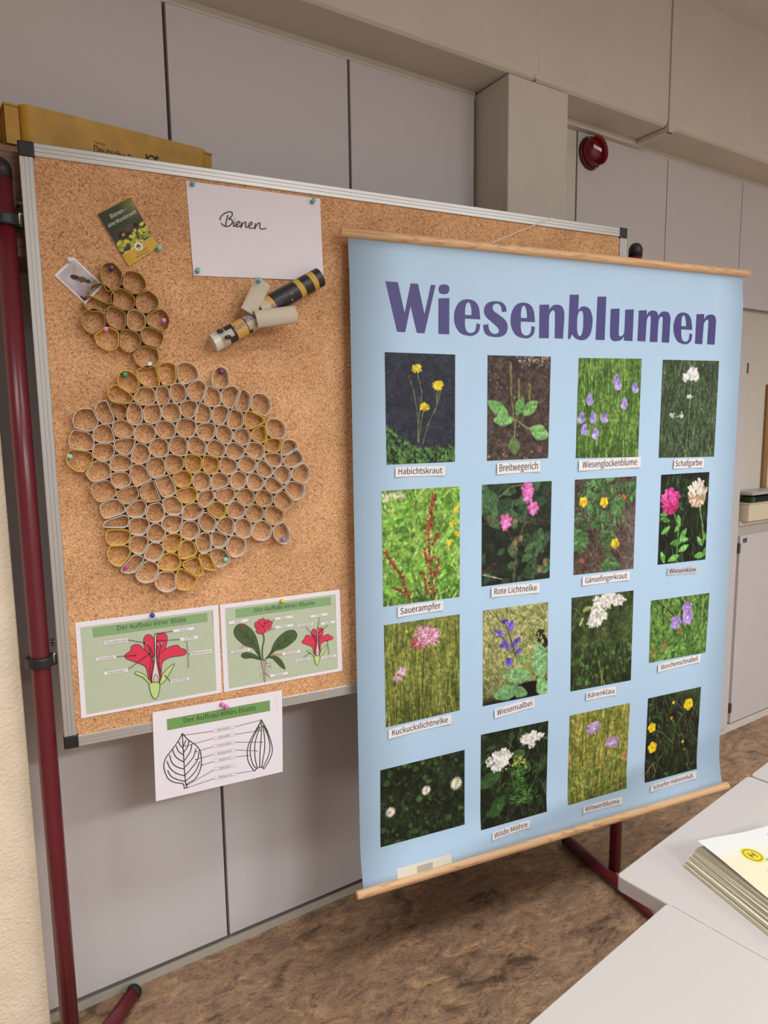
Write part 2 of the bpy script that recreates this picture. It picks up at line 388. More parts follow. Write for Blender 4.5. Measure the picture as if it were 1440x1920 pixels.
# ------------------------------------------------------------------ stands
def stand(label, s, foot0, foot1, clamps, side):
    base = BF.P(s, 0, 0.012); r = 0.0185
    st = root('board_stand', base, label, 'stand', 'red tube stands carrying the pinboard')
    tube('pole', [base+np.array([0, 0, z]) for z in (0.03, 0.6, 1.2, 1.935)], r, M_RED, st, seg=16)
    V, F = lathe_geo([(r+0.0005, 0), (r+0.0008, 0.02), (r-0.003, 0.03), (r-0.009, 0.036), (0.001, 0.038)], base+np.array([0, 0, 1.926]), (0, 0, 1), 20)
    make('pole_cap', V, F, M_BLACK, st, smooth=True)
    f0 = np.array([foot0[0], foot0[1], 0.021]); f1 = np.array([foot1[0], foot1[1], 0.021])
    tube('foot_tube', [f0, f0*0.7+f1*0.3, f0*0.3+f1*0.7, f1], 0.019, M_RED, st, seg=16)
    d = (f1-f0)/np.linalg.norm(f1-f0)
    for e, dd in ((f0, -d), (f1, d)):
        V, F = lathe_geo([(0.0195, -0.008), (0.0200, 0.003), (0.017, 0.009), (0.004, 0.012)], e, dd, 18)
        make('foot_cap', V, F, M_RUBBER, st, smooth=True)
    gap = (-s if side > 0 else s-W_)-r
    for z in clamps:
        V, F = lathe_geo([(r+0.001, 0), (r+0.0075, 0.001), (r+0.0085, 0.004), (r+0.0085, 0.018), (r+0.0075, 0.021), (r+0.001, 0.022)], base+np.array([0, 0, z-0.011]), (0, 0, 1), 26)
        cl = make('clamp_ring', V, F, M_BLACK, st, smooth=False)
        e = BF.a*side
        V, F = box_geo(-0.004, 0.004, -0.008, 0.008, -0.011, 0.011, 0.002)
        make('clamp_lug', [base+e*(r+0.0085)+BF.a*v[0]+BF.n*v[1]+np.array([0, 0, z+v[2]]) for v in V], F, M_BLACK, cl)
        fo = -BF.n*0.010
        tube('hook', [base+e*(r+0.007)+fo+np.array([0, 0, z-0.006]), base+e*(r+0.007)+fo+np.array([0, 0, z+0.012]), base+e*(r+gap*0.55)+fo+np.array([0, 0, z+0.014]), base+e*(r+gap-0.0005)+fo*0.6+np.array([0, 0, z+0.012])], 0.0021, M_STEEL, cl, seg=8)
        kb = base+e*(r+gap-0.0045)+np.array([0, 0, z+0.036])+BF.n*0.002
        tube('knob_shaft', [kb+e*0.0042, kb-e*0.003], 0.0018, M_STEEL, cl, seg=8)
        kv = []
        for k in range(20):
            a = 2*math.pi*k/20; rr = 0.0088 if k % 4 < 2 else 0.0066
            kv.append((rr*math.cos(a), rr*math.sin(a)))
        V = [kb-e*(0.001+h)+BF.n*q[0]+np.array([0, 0, q[1]]) for h in (0, 0.0062) for q in kv]
        F = [[k, (k+1) % 20, (k+1) % 20+20, k+20] for k in range(20)]+[list(range(20))[::-1], list(range(20, 40))]
        make('knob', V, F, M_BLACK, cl)
    return st
pl = BF.P(-0.033, 0, 0.012); fe = np.array([0.268, 1.672])
stand('dark red tubular stand holding the pinboard next to the rough cream pier', -0.033, fe, 2*pl[:2]-fe, (1.851, 0.987), 1)
stand('dark red tubular stand behind the blue flower chart, its foot reaching under the tables', 1.553, (1.678, 1.515), (1.612, 1.06), (1.80, 0.98), -1)

# ------------------------------------------------------------------ wooden wall cabinet and yellow tray behind the board
WV = MATS['walnut_veneer']
wc = root('wall_cabinet', (0.34, 1.62, 1.795), 'brown wooden wall cabinet behind the pinboard, under the yellow tray', 'cabinet')
box('side_panel', 0.078, 0.096, 1.556, 1.700, 1.795, 1.990, WV, wc, bev=0.001)
box('side_panel', 0.600, 0.618, 1.556, 1.700, 1.795, 1.990, WV, wc, bev=0.001)
box('top_panel', 0.078, 0.618, 1.552, 1.700, 1.9902, 2.0048, WV, wc, bev=0.001)
box('bottom_panel', 0.0965, 0.5995, 1.560, 1.700, 1.796, 1.812, WV, wc, bev=0.001)
box('front_board', 0.078, 0.618, 1.540, 1.5555, 1.795, 1.9898, WV, wc, bev=0.001)

M_TRAY = mat('yellow_plastic', (186, 140, 44), 0.5, noise=0.16, nscale=26, bump=0.05)
CF = Frame((0.150, 1.532), 0.105)
tr = root('letter_tray', CF.P(0.19, 2.005, 0.05), 'worn yellow plastic letter tray on the brown wall cabinet', 'tray')
TL, TD, TZ = 0.375, 0.112, 2.078
def rr_loop(a0, a1, n0, n1, r, k=5):
    out = []
    for cx, cy, s in ((a1-r, n1-r, 0), (a0+r, n1-r, 1), (a0+r, n0+r, 2), (a1-r, n0+r, 3)):
        for i in range(k+1):
            t = math.pi/2*(s+i/k); out.append((cx+r*math.cos(t), cy+r*math.sin(t)))
    return out
def loft(fr, rings, cap0=True, cap1=True):
    V, F = [], []; n = len(rings[0][0])
    for lp, z in rings:
        V += [fr.O+fr.a*p[0]+fr.n*p[1]+np.array([0, 0, z]) for p in lp]
    for i in range(len(rings)-1):
        for k in range(n):
            k2 = (k+1) % n; F.append([i*n+k, i*n+k2, (i+1)*n+k2, (i+1)*n+k])
    if cap0: F.append(list(range(n))[::-1])
    if cap1: F.append([(len(rings)-1)*n+k for k in range(n)])
    return V, F
o_ = lambda z, g=0.0: (rr_loop(-g, TL+g, -g, TD+g, 0.016+g), z)
V, F = loft(CF, [o_(2.005), o_(TZ-0.016, 0.001), o_(TZ-0.014, 0.001), o_(TZ, 0.002), (rr_loop(0.003, TL-0.003, 0.003, TD-0.003, 0.012), TZ), (rr_loop(0.004, TL-0.004, 0.004, TD-0.004, 0.012), 2.010)])
make('tray_body', V, F, M_TRAY, tr)
# moulded end: corner web, ribs and grip ledge on the left end, rounded end cap on the right
for a0, a1, z0, z1, n0, n1 in ((-0.028, -0.0015, TZ-0.004, TZ+0.0005, 0.012, TD-0.012), (-0.024, -0.0015, TZ-0.020, TZ-0.017, 0.014, TD-0.014), (TL+0.0015, TL+0.020, TZ-0.004, TZ+0.0005, 0.012, TD-0.012), (TL+0.0015, TL+0.018, TZ-0.030, TZ-0.027, 0.014, TD-0.014)):
    fbox('grip_ledge', CF, a0, a1, z0, z1, n0, n1, M_TRAY, tr, bev=0.0015)
for n0 in (0.014, 0.040, 0.068, 0.094):
    fbox('rib', CF, -0.026, -0.0015, 2.0055, TZ-0.0045, n0, n0+0.003, M_TRAY, tr)
    fbox('rib', CF, TL+0.0015, TL+0.018, 2.0055, TZ-0.0045, n0, n0+0.003, M_TRAY, tr)
def cpx(x, y): return CF.px(x, y, -0.0022)
M_TINK = mat('dark_print', (40, 34, 30), 0.6)
lettering('lettering', CF, 'Deutsche Post', cpx(177, 284.5), cpx(267, 308.5), -0.0022, M_TINK, tr, 1.25)
lettering('lettering', CF, 'Eigentum', cpx(177, 267.5), cpx(198, 273), -0.0022, M_TINK, tr, 1.1)
# post horn emblem: bell, ring tube, mouthpiece, two flashes
hx, hz_ = cpx(285, 300); k = 0.0012
ring = [(hx+0.0085*math.cos(t), hz_+0.0085*math.sin(t)) for t in np.linspace(0, 2*math.pi, 25)]
g1 = stroke_geo(CF, ring, 0.0032, -0.0022)
g2 = stroke_geo(CF, [(hx-0.0115, hz_+0.010), (hx-0.0115, hz_-0.010)], 0.003, -0.0022)
g3 = stroke_geo(CF, [(hx+0.0095, hz_+0.006), (hx+0.014, hz_+0.009)], 0.006, -0.0022)
V, F = merge(g1, g2, g3); make('horn_emblem', V, F, M_TINK, tr)

# ------------------------------------------------------------------ alarm sounder
al = root('alarm_sounder', (1.915, 1.70, 2.374), 'round dark red alarm sounder with a white sticker on the wall panel', 'alarm')
M_AL = mat('red_plastic', (128, 16, 30), 0.35); c0 = np.array([1.915, 1.6995, 2.374]); ax = np.array([0, -1.0, 0])
V, F = lathe_geo([(0.054, 0), (0.054, 0.006), (0.050, 0.009), (0.020, 0.010)], c0, ax, 40); make('base', V, F, mat('dark_red_plastic', (70, 14, 22), 0.45), al, smooth=True)
V, F = lathe_geo([(0.047, 0.008), (0.043, 0.016), (0.0425, 0.026), (0.047, 0.038), (0.0475, 0.040), (0.046, 0.040), (0.041, 0.026), (0.0405, 0.012)], c0, ax, 40)
make('horn', V, F, M_AL, al, smooth=True)
V, F = lathe_geo([(0.030, 0.008), (0.030, 0.020), (0.026, 0.028), (0.015, 0.033), (0.002, 0.035)], c0, ax, 36); make('dome', V, F, mat('wine_plastic', (112, 30, 48), 0.4), al, smooth=True)
for sx, sz in ((-0.018, 0.044), (0.02, -0.045)):
    V, F = lathe_geo([(0.004, 0.008), (0.004, 0.0125), (0.002, 0.0135)], c0+np.array([sx, 0, sz]), ax, 10); make('screw', V, F, M_STEEL, al)
AF = Frame((1.915, 1.6645), 0.0)
sk = decal('sticker', AF, [[(-0.020, 2.378), (0.019, 2.372), (0.019, 2.383), (-0.020, 2.389)]], M_LABEL, al, 0.0)
lettering('lettering', AF, 'MG', (-0.012, 2.3795), (-0.001, 2.378), -0.0003, M_INK, sk, 0.9)

# ------------------------------------------------------------------ cupboards past the pilaster
tp = root('tall_panel', (2.90, 1.71, 0.036), 'tall narrow pale grey cupboard upright close beside the edge of the blue chart', 'panel')
box('upright', 2.845, 2.930, 1.690, 1.7345, 0.036, 1.826, M_PANEL, tp, bev=0.004)
M_HINGE = mat('hinge_metal', (120, 112, 104), 0.4, metal=0.8)
box('hinge', 2.9305, 2.938, 1.688, 1.70, 1.660, 1.705, M_HINGE, tp, bev=0.001)
bcb = root('base_cabinet', (3.3, 1.71, 0.0), 'low pale grey cupboard with hinged door standing on a white plinth', 'cabinet')
box('body', 2.940, 4.2, 1.718, 1.7345, 0.045, 0.985, mat('cabinet_edge', (200, 194, 186), 0.5), bcb)
dr = box('door', 2.965, 3.50, 1.698, 1.7165, 0.045, 0.938, M_PANEL, bcb, bev=0.002)
box('door', 3.508, 4.15, 1.698, 1.7165, 0.045, 0.938, M_PANEL, bcb, bev=0.002)
box('plinth', 2.86, 4.2, 1.704, 1.7345, 0.0, 0.034, mat('white_trim', (214, 206, 194), 0.5), bcb, bev=0.001)
box('worktop', 2.936, 4.2, 1.690, 1.7345, 0.9855, 1.008, mat('cream_edge', (214, 204, 180), 0.5), bcb, bev=0.002)
for z in (0.86, 0.10): box('hinge', 2.950, 2.9645, 1.694, 1.705, z, z+0.045, M_HINGE, dr, bev=0.001)
box('lock_plate', 2.985, 3.015, 1.695, 1.6978, 0.905, 0.925, M_HINGE, dr, bev=0.0008)
cb = root('storage_box', (3.2, 1.69, 1.0085), 'cream storage box on the low cupboard under the white shelf', 'box')
V, F = box_geo(2.945, 3.60, 1.655, 1.728, 1.0085, 1.085, 0.004); make('box_body', V, F, mat('cream_plastic', (218, 206, 176), 0.5), cb)
box('rim', 2.943, 3.602, 1.652, 1.731, 1.0855, 1.090, MATS['cream_plastic'], cb, bev=0.001)
ws = root('wall_shelf', (3.2, 1.69, 1.128), 'thin white wall shelf above the cream storage box', 'shelf')
box('shelf_board', 2.940, 3.70, 1.640, 1.7345, 1.128, 1.142, M_TABLE, ws, bev=0.002)
box('bracket', 3.40, 3.42, 1.70, 1.7345, 1.0905, 1.1275, M_STEEL, ws)
tag(make('dark_bundle', *box_geo(3.02, 3.20, 1.665, 1.715, 1.0905, 1.118, 0.008), mat('black_cloth', (28, 28, 30), 0.8)), 'small black bundle lying on the cream storage box', 'bundle')
tag(make('green_pouch', *box_geo(2.985, 3.015, 1.665, 1.715, 1.0905, 1.117, 0.006), mat('green_cloth', (58, 92, 50), 0.8)), 'small green pouch beside the black bundle', 'pouch')
tag(make('wooden_strip', *box_geo(3.165, 3.20, 1.722, 1.7345, 1.143, 1.62, 0.002), mat('oak_strip', (150, 108, 62), 0.5)), 'upright brown wooden strip standing on the white wall shelf', 'wood strip')

# ------------------------------------------------------------------ tables and magazines
TZt = 0.72
ta = np.array([math.cos(TANG), math.sin(TANG), 0]); tb = np.array([-math.sin(TANG), math.cos(TANG), 0])
P_A = on_level(1155.5, 1640.5, TZt); L_A = (on_level(1404.8, 1455, TZt)-P_A)@ta
P_B = on_level(1252, 1691.3, TZt)
def table(org, length, label, depth=0.70):
    """org = far left corner (towards the wall), extends +ta by length and -tb by depth"""
    t = root('school_table', org+ta*length/2-tb*depth/2-np.array([0, 0, TZt]), label, 'table', 'white school tables pushed together')
    lp = rr_loop(0, length, -depth, 0, 0.008, 3)
    fr = Frame((org[0], org[1]), TANG)
    V, F = loft(fr, [(rr_loop(0.001, length-0.001, -depth+0.001, -0.001, 0.008, 3), TZt-0.026), (lp, TZt-0.0245), (lp, TZt-0.0015), (rr_loop(0.0012, length-0.0012, -depth+0.0012, -0.0012, 0.008, 3), TZt)])
    make('tabletop', V, F, M_TABLE, t)
    for a in (0.05, length-0.05):
        for n in (-0.06, -depth+0.06):
            b0 = fr.P(a, 0, n); tube('leg', [b0+np.array([0, 0, 0.012]), b0+np.array([0, 0, TZt-0.0475])], 0.0125, mat('grey_steel_tube', (120, 120, 122), 0.4, metal=0.6), t, seg=12)
            V, F = lathe_geo([(0.015, 0), (0.0155, 0.006), (0.014, 0.014)], b0, (0, 0, 1), 14); make('foot', V, F, M_RUBBER, t)
    for n in (-0.06, -depth+0.06):
        fbox('apron', fr, 0.03, length-0.03, TZt-0.047, TZt-0.0265, n-0.012, n+0.012, MATS['grey_steel_tube'], t)
    return t
table(P_A, L_A, 'white school table carrying the stack of magazines')
P_C = P_A+ta*(L_A+0.006)-tb*0.002
table(P_C, L_A, 'white school table on the far side of the magazine table, a thin gap between')
LB = 0.49
table(P_B-ta*(LB+0.0015), LB, 'white school table with nothing on it, set back from the magazine table')

# magazines
M_PAGES = mat('magazine_pages', (214, 206, 190), 0.7); M_COVER = mat('magazine_cover', (216, 206, 184), 0.45)
C0 = on_level(1280, 1623, TZt); ud = np.array([0.22, 0.9755, 0]); rd = np.array([0.9755, -0.22, 0])
def mag_geo(org, ang, t, w=0.21, h=0.297, z0=0.0, inset=0.0, lift=None, nu=6, nv=10):
    c, s = math.cos(ang), math.sin(ang)
    R = rd*c+ud*s; U = -rd*s+ud*c; V = []; F = []
    for zz in (0, t):
        for j in range(nv+1):
            for i in range(nu+1):
                u = inset+(w-2*inset)*i/nu; v = inset+(h-2*inset)*j/nv
                z = z0+zz+(lift(u, v) if lift else 0)
                V.append(org+R*u-U*v+np.array([0, 0, z]))
    n = (nu+1)*(nv+1); ix = lambda i, j, k: k*n+j*(nu+1)+i
    for j in range(nv):
        for i in range(nu):
            F.append([ix(i, j, 0), ix(i, j+1, 0)][::1]+[ix(i+1, j+1, 0), ix(i+1, j, 0)]); F.append([ix(i, j, 1), ix(i+1, j, 1), ix(i+1, j+1, 1), ix(i, j+1, 1)])
    for i in range(nu):
        F.append([ix(i, 0, 0), ix(i+1, 0, 0), ix(i+1, 0, 1), ix(i, 0, 1)]); F.append([ix(i, nv, 0), ix(i, nv, 1), ix(i+1, nv, 1), ix(i+1, nv, 0)])
    for j in range(nv):
        F.append([ix(0, j, 0), ix(0, j, 1), ix(0, j+1, 1), ix(0, j+1, 0)]); F.append([ix(nu, j, 0), ix(nu, j+1, 0), ix(nu, j+1, 1), ix(nu, j, 1)])
    return V, F
rng = random.Random(4)
NM = 15; TH = 0.0022
for k in range(NM):
    f_ = k/(NM-1)
    org = C0+rd*(0.020*f_+rng.uniform(-0.0015, 0.0015))+ud*(-0.008*f_+rng.uniform(-0.002, 0.002)); ang = rng.uniform(-0.012, 0.012)
    z = TZt+0.0003+k*TH
    mg = root('magazine', org+rd*0.105-ud*0.148+np.array([0, 0, z-org[2]]), 'pale magazine in the stack under the one with the round yellow sign', 'magazine', 'magazines stacked on the white table')
    o2 = org.copy(); o2[2] = 0
    make('pages', *mag_geo(o2, ang, TH-0.0009, z0=z+0.0003, inset=0.0015), M_PAGES, mg)
    make('cover', *mag_geo(o2, ang, 0.00025, z0=z), M_COVER, mg)
    make('cover', *mag_geo(o2, ang, 0.00025, z0=z+TH-0.0004), M_COVER, mg)
TOPZ = TZt+0.0003+NM*TH+0.0003
TOPO = on_level(1308, 1580, TOPZ+0.008); TOPO[2] = 0
def toplift(u, v): return 0.010*math.exp(-((u-0.0)/0.09)**2-(v/0.12)**2)+0.004*math.exp(-((u-0.21)/0.08)**2-(v/0.2)**2)
tm = root('magazine', TOPO+rd*0.105-ud*0.148+np.array([0, 0, TOPZ]), 'topmost magazine of the stack, cover with a round yellow H sign', 'magazine', 'magazines stacked on the white table')
make('pages', *mag_geo(TOPO, 0.0, 0.0008, z0=TOPZ, inset=0.001, lift=toplift, nu=14, nv=20), M_PAGES, tm, smooth=False)
TOPPOS = (TOPO, TOPZ+0.0010, tm, toplift)

# ------------------------------------------------------------------ print painter: fills a colour grid that becomes a coloured mesh
class Paint:
    def __init__(s, nx, ny, base, seed):
        s.k = 2; s.W = nx*s.k; s.H = ny*s.k; s.nx, s.ny = nx, ny
        s.r = np.random.RandomState(seed); s.I = np.zeros((s.H, s.W, 3))+np.array(base, float)
        s.X, s.Y = np.meshgrid((np.arange(s.W)+.5)/s.W, (np.arange(s.H)+.5)/s.H); s.asp = s.H/s.W
    def noise(s, n):
        g = s.r.rand(int(n*s.asp)+3, n+3)
        y = s.Y*(g.shape[0]-2); x = s.X*(g.shape[1]-2); i = y.astype(int); j = x.astype(int); fy = y-i; fx = x-j
        fy = fy*fy*(3-2*fy); fx = fx*fx*(3-2*fx)
        return (g[i, j]*(1-fx)+g[i, j+1]*fx)*(1-fy)+(g[i+1, j]*(1-fx)+g[i+1, j+1]*fx)*fy
    def fractal(s, n, o=4):
        a = 0; w = 1; t = 0
        for k in range(o): a = a+w*s.noise(n*2**k); t += w; w *= 0.6
        return a/t
    def mottle(s, cols, n=6, o=4):
        f = s.fractal(n, o); f = (f-f.min())/(f.max()-f.min()); cols = np.array(cols, float); x = f*(len(cols)-1); i = np.minimum(x.astype(int), len(cols)-2)
        s.I = cols[i]+(cols[i+1]-cols[i])*(x-i)[..., None]
    def mask(s, m, c, a=1.0):
        m = np.clip(m, 0, 1)[..., None]*a; s.I = s.I*(1-m)+np.array(c, float)*m
    def blend(s, y0, y1, x0, x1, m, c):
        m = m[..., None]; s.I[y0:y1, x0:x1] = s.I[y0:y1, x0:x1]*(1-m)+np.array(c, float)*m
    def win(s, x0, x1, y0, y1):
        a = max(0, int(x0*s.W)-1); b_ = min(s.W, int(x1*s.W)+2); c = max(0, int(y0*s.H)-1); d = min(s.H, int(y1*s.H)+2)
        return a, b_, c, d
    def line(s, p, q, w, c, w2=None, al=1.0):
        """w in fractions of picture width; tapered to w2"""
        w2 = w if w2 is None else w2; mw = max(w, w2)
        a, b_, cc, d = s.win(min(p[0], q[0])-mw, max(p[0], q[0])+mw, min(p[1], q[1])-mw, max(p[1], q[1])+mw)
        if a >= b_ or cc >= d: return
        X = s.X[cc:d, a:b_]-p[0]; Y = (s.Y[cc:d, a:b_]-p[1])*s.asp; dx = q[0]-p[0]; dy = (q[1]-p[1])*s.asp; L = dx*dx+dy*dy+1e-12
        t = np.clip((X*dx+Y*dy)/L, 0, 1); D = np.hypot(X-t*dx, Y-t*dy); ww = (w+(w2-w)*t)/2
        s.blend(cc, d, a, b_, np.clip((ww-D)*s.W+0.5, 0, 1)*al, c)
    def path(s, pts, w, c, w2=None):
        n = len(pts)-1; w2 = w if w2 is None else w2
        for i in range(n): s.line(pts[i], pts[i+1], w+(w2-w)*i/n, c, w+(w2-w)*(i+1)/n)
    def ell(s, cx, cy, rx, ry, c, ang=0.0, al=1.0, point=0.0):
        R = max(rx, ry)*1.05; a, b_, cc, d = s.win(cx-R, cx+R, cy-R/s.asp, cy+R/s.asp)
        if a >= b_ or cc >= d: return
        X = s.X[cc:d, a:b_]-cx; Y = (s.Y[cc:d, a:b_]-cy)*s.asp; u = X*math.cos(ang)+Y*math.sin(ang); v = -X*math.sin(ang)+Y*math.cos(ang)
        q = np.hypot(u/rx, v/(ry*np.clip(1-point*np.abs(u/rx), 0.05, 1)))
        s.blend(cc, d, a, b_, np.clip((1-q)*min(rx, ry)*s.W+0.5, 0, 1)*al, c)
    def pick(s, cols, j=0.18):
        c = np.array(cols[s.r.randint(len(cols))], float); return np.clip(c*(1+s.r.uniform(-j, j)), 0, 255)
    def grass(s, n, cols, y0=0, y1=1.0, L=(0.08, 0.3), w=0.008, lean=0.3, up=True):
        for k in range(n):
            x = s.r.uniform(-.05, 1.05); y = s.r.uniform(y0, y1)+0.05; l = s.r.uniform(*L)/s.asp; dx = s.r.normal(0, lean)*l
            c = s.pick(cols); s.path([(x, y), (x+dx*.4, y-l*.6), (x+dx, y-l)], w*s.r.uniform(.6, 1.5), c, w*0.3)
    def leaves(s, n, cols, box_=(0, 1, 0, 1), R=(0.03, 0.08), el=0.55):
        for k in range(n):
            r = s.r.uniform(*R); s.ell(s.r.uniform(box_[0], box_[1]), s.r.uniform(box_[2], box_[3]), r, r*s.r.uniform(el*.6, el*1.2), s.pick(cols), s.r.uniform(0, 3.14), 0.9, 0.5)
    def leaf(s, cx, cy, rx, ry, ang, c, vein=None):
        s.ell(cx, cy, rx, ry, c, ang, 1, 0.35); v = vein if vein is not None else np.array(c)*1.18
        s.line((cx-rx*.9*math.cos(ang), cy-rx*.9*math.sin(ang)/s.asp), (cx+rx*.9*math.cos(ang), cy+rx*.9*math.sin(ang)/s.asp), 0.008, v)
        for t in (-.5, -.1, .3):
            bx_, by_ = cx+rx*t*math.cos(ang), cy+rx*t*math.sin(ang)/s.asp
            for sg in (1, -1):
                an = ang+sg*0.9; s.line((bx_, by_), (bx_+ry*.75*math.cos(an), by_+ry*.75*math.sin(an)/s.asp), 0.005, v, al=.7)
    def petals(s, cx, cy, r, n, c, c2=None, pw=0.42, ph=0.0, core=None, cr=0.25):
        for k in range(n):
            a = ph+2*math.pi*k/n; s.ell(cx+r*.58*math.cos(a), cy+r*.58*math.sin(a)/s.asp, r*.5, r*pw, s.pick([c], .06), a)
            if c2 is not None: s.line((cx, cy), (cx+r*.6*math.cos(a), cy+r*.6*math.sin(a)/s.asp), 0.006, c2)
        if core is not None: s.ell(cx, cy, r*cr, r*cr, core)
    def fringe(s, cx, cy, r, n, cols, w=0.012, squash=1.0):
        for k in range(n):
            a = s.r.uniform(0, 6.283); q = r*s.r.uniform(.55, 1); s.line((cx, cy), (cx+q*math.cos(a), cy+q*squash*math.sin(a)/s.asp), w, s.pick(cols, .12), w*.6)
    def umbel(s, cx, cy, r, n, c, dot=0.03, sq=0.6):
        for k in range(n):
            a = s.r.uniform(0, 6.283); q = r*math.sqrt(s.r.rand()); x = cx+q*math.cos(a); y = cy+q*sq*math.sin(a)/s.asp
            for j in range(6): s.ell(x+s.r.normal(0, dot*.5), y+s.r.normal(0, dot*.5)/s.asp, dot*.42, dot*.42, s.pick([c], .1))
    def out(s):
        I = s.I.reshape(s.ny, s.k, s.nx, s.k, 3).mean((1, 3)); return np.clip(I, 0, 255)
def print_mesh(name, img, mapf, parent, gain=1.0):
    """img: ny x nx x 3 sRGB; mapf(u,v)->world point with v downwards"""
    ny, nx = img.shape[:2]; V = []
    for j in range(ny):
        for i in range(nx): V.append(mapf(i/(nx-1), j/(ny-1)))
    F = [[j*nx+i, (j+1)*nx+i, (j+1)*nx+i+1, j*nx+i+1] for j in range(ny-1) for i in range(nx-1)]
    o = make(name, V, F, MATS['colour_print'], parent)
    ca = o.data.color_attributes.new('print', 'FLOAT_COLOR', 'POINT')
    c = np.ones((ny*nx, 4), np.float32); c[:, :3] = lin(img.reshape(-1, 3))*gain; ca.data.foreach_set('color', c.ravel())
    return o

GR = [(110, 150, 65), (86, 124, 50), (140, 172, 80), (64, 98, 42)]
DG = [(34, 48, 26), (48, 68, 36), (62, 86, 44), (24, 32, 20)]
def ph_hawkweed(p):
    p.mottle([(34, 36, 46), (48, 50, 64), (56, 58, 74)], 10, 3)
    edge = 0.60+0.24*np.clip(p.X/0.45, 0, 1)**0.7
    f = p.fractal(26, 3); m = np.clip((p.Y-edge)*40, 0, 1); p.mask(m, (50, 78, 42)); p.mask(m*np.clip((f-.5)*6, 0, 1), (104, 148, 80)); p.mask(m*np.clip((.45-f)*8, 0, 1), (24, 40, 22))
    for k in range(130):
        x = p.r.rand(); e = 0.62+0.24*min(1, x/0.45)**.7; y = p.r.uniform(e, 1.02); p.line((x, y), (x+p.r.normal(0, .03), y-p.r.uniform(.015, .05)), .012, p.pick([(84, 128, 66), (60, 94, 48), (120, 164, 92)]), .004)
    st = (118, 128, 82)
    for pts in ([(.44, .14), (.51, .35), (.5, .45), (.46, .62), (.45, .80)], [(.74, .3), (.72, .48), (.6, .64), (.52, .82)], [(.545, .48), (.50, .62), (.46, .8)], [(.33, .2), (.4, .35), (.45, .55), (.46, .66)], [(.8, .3), (.7, .52)]): p.path(pts, .013, st)
    for x, y, r in ((.44, .135, .075), (.745, .285, .085), (.55, .485, .075)): p.fringe(x, y, r, 60, [(236, 214, 48), (250, 232, 80), (222, 190, 30)], .022, .8); p.ell(x, y, r*.45, r*.4, (238, 204, 40))
def ph_plantain(p):
    p.mottle([(42, 32, 30), (66, 52, 46), (88, 72, 66), (112, 98, 92)], 14, 4)
    for k in range(140): p.ell(p.r.rand(), p.r.rand()*.95, .006+.012*p.r.rand(), .008, p.pick([(130, 112, 104), (54, 40, 36), (160, 146, 138), (88, 62, 50)]), p.r.rand()*3)
    p.leaves(40, [(190, 178, 168), (150, 132, 120)], (.5, 1, 0, .12), (.01, .03))
    for x, y, x2, y2 in ((.36, .08, .43, .6), (.49, .22, .45, .6), (.66, .27, .5, .62)): p.line((x2, y2+.06), (x, y+.2), .014, (120, 132, 70)); p.line((x, y), (x+.01, y+.28), .034, (128, 124, 66), .026)
    L = (120, 172, 100)
    p.leaf(.17, .5, .19, .09, .55, L); p.leaf(.26, .61, .16, .085, .0, (132, 184, 110)); p.leaf(.51, .48, .13, .075, -1.2, (104, 156, 84)); p.leaf(.68, .5, .15, .09, -.6, (126, 178, 102)); p.leaf(.84, .74, .16, .11, .35, (136, 188, 114)); p.leaf(.43, .86, .13, .095, 1.45, (104, 128, 78))
    p.path([(.45, .62), (.44, .72), (.43, .8)], .02, (150, 150, 90)); p.path([(.48, .62), (.6, .68), (.72, .71)], .018, (140, 158, 96))
    for x, y in ((.03, .96), (.28, .95), (.62, .97)): p.leaves(4, [(206, 138, 66), (190, 150, 80)], (x-.03, x+.03, y-.02, y+.02), (.012, .025))
def ph_bellflower(p):
    p.mottle([(58, 92, 36), (84, 122, 48), (112, 150, 66), (128, 164, 82)], 6, 4); p.mask(np.clip((p.Y-.55)*1.2, 0, .6), (46, 76, 30))
    p.grass(420, GR+[(150, 176, 96), (54, 84, 34)], 0, 1.1, (.15, .5), .011, .25)
    for pts in ([(.62, .22), (.7, .5), (.66, .95)], [(.2, .42), (.28, .7), (.3, 1)], [(.75, .46), (.72, .8), (.7, 1)]): p.path(pts, .008, (74, 92, 50))
    for x, y, a in ((.6, .2, .3), (.63, .25, -.2), (.9, .28, .4), (.74, .44, 0), (.19, .4, .2), (.08, .58, -.3), (.25, .58, .2), (.12, .7, .3), (.3, .74, -.2), (.42, .58, .6)):
        r = .058; c = (172, 150, 222)
        p.ell(x, y, r*.75, r, c, a); 
        for q in (-.7, 0, .7): p.ell(x+.045*math.sin(q)+.02*a, y+.05/p.asp, .022, .038, (190, 172, 236), q); 
        p.line((x, y-.02), (x+.01, y+.02), .012, (128, 108, 190))
def ph_yarrow(p):
    p.mottle([(44, 56, 38), (62, 78, 52), (84, 100, 70)], 7, 4); p.grass(520, [(96, 118, 80), (70, 92, 58), (116, 134, 98), (44, 58, 36)], 0, 1.1, (.12, .35), .009, .5)
    for x, y in ((.52, .15), (.5, .38)): p.path([(x, y), (.5, .6), (.47, 1)], .012, (128, 144, 104))
    p.path([(.2, .57), (.36, .8), (.45, .95)], .009, (110, 128, 88)); p.path([(.36, .57), (.42, .8)], .009, (110, 128, 88))
    for dx, dy in ((-.12, .04), (-.03, -.02), (.05, .0), (.1, .05), (0, .05), (.02, -.04)): p.umbel(.53+dx, .13+dy, .045, 7, (240, 242, 238), .032, .8)
    for x, y in ((.5, .375), (.2, .565), (.36, .56)): p.umbel(x, y, .03, 6, (222, 228, 220), .024)
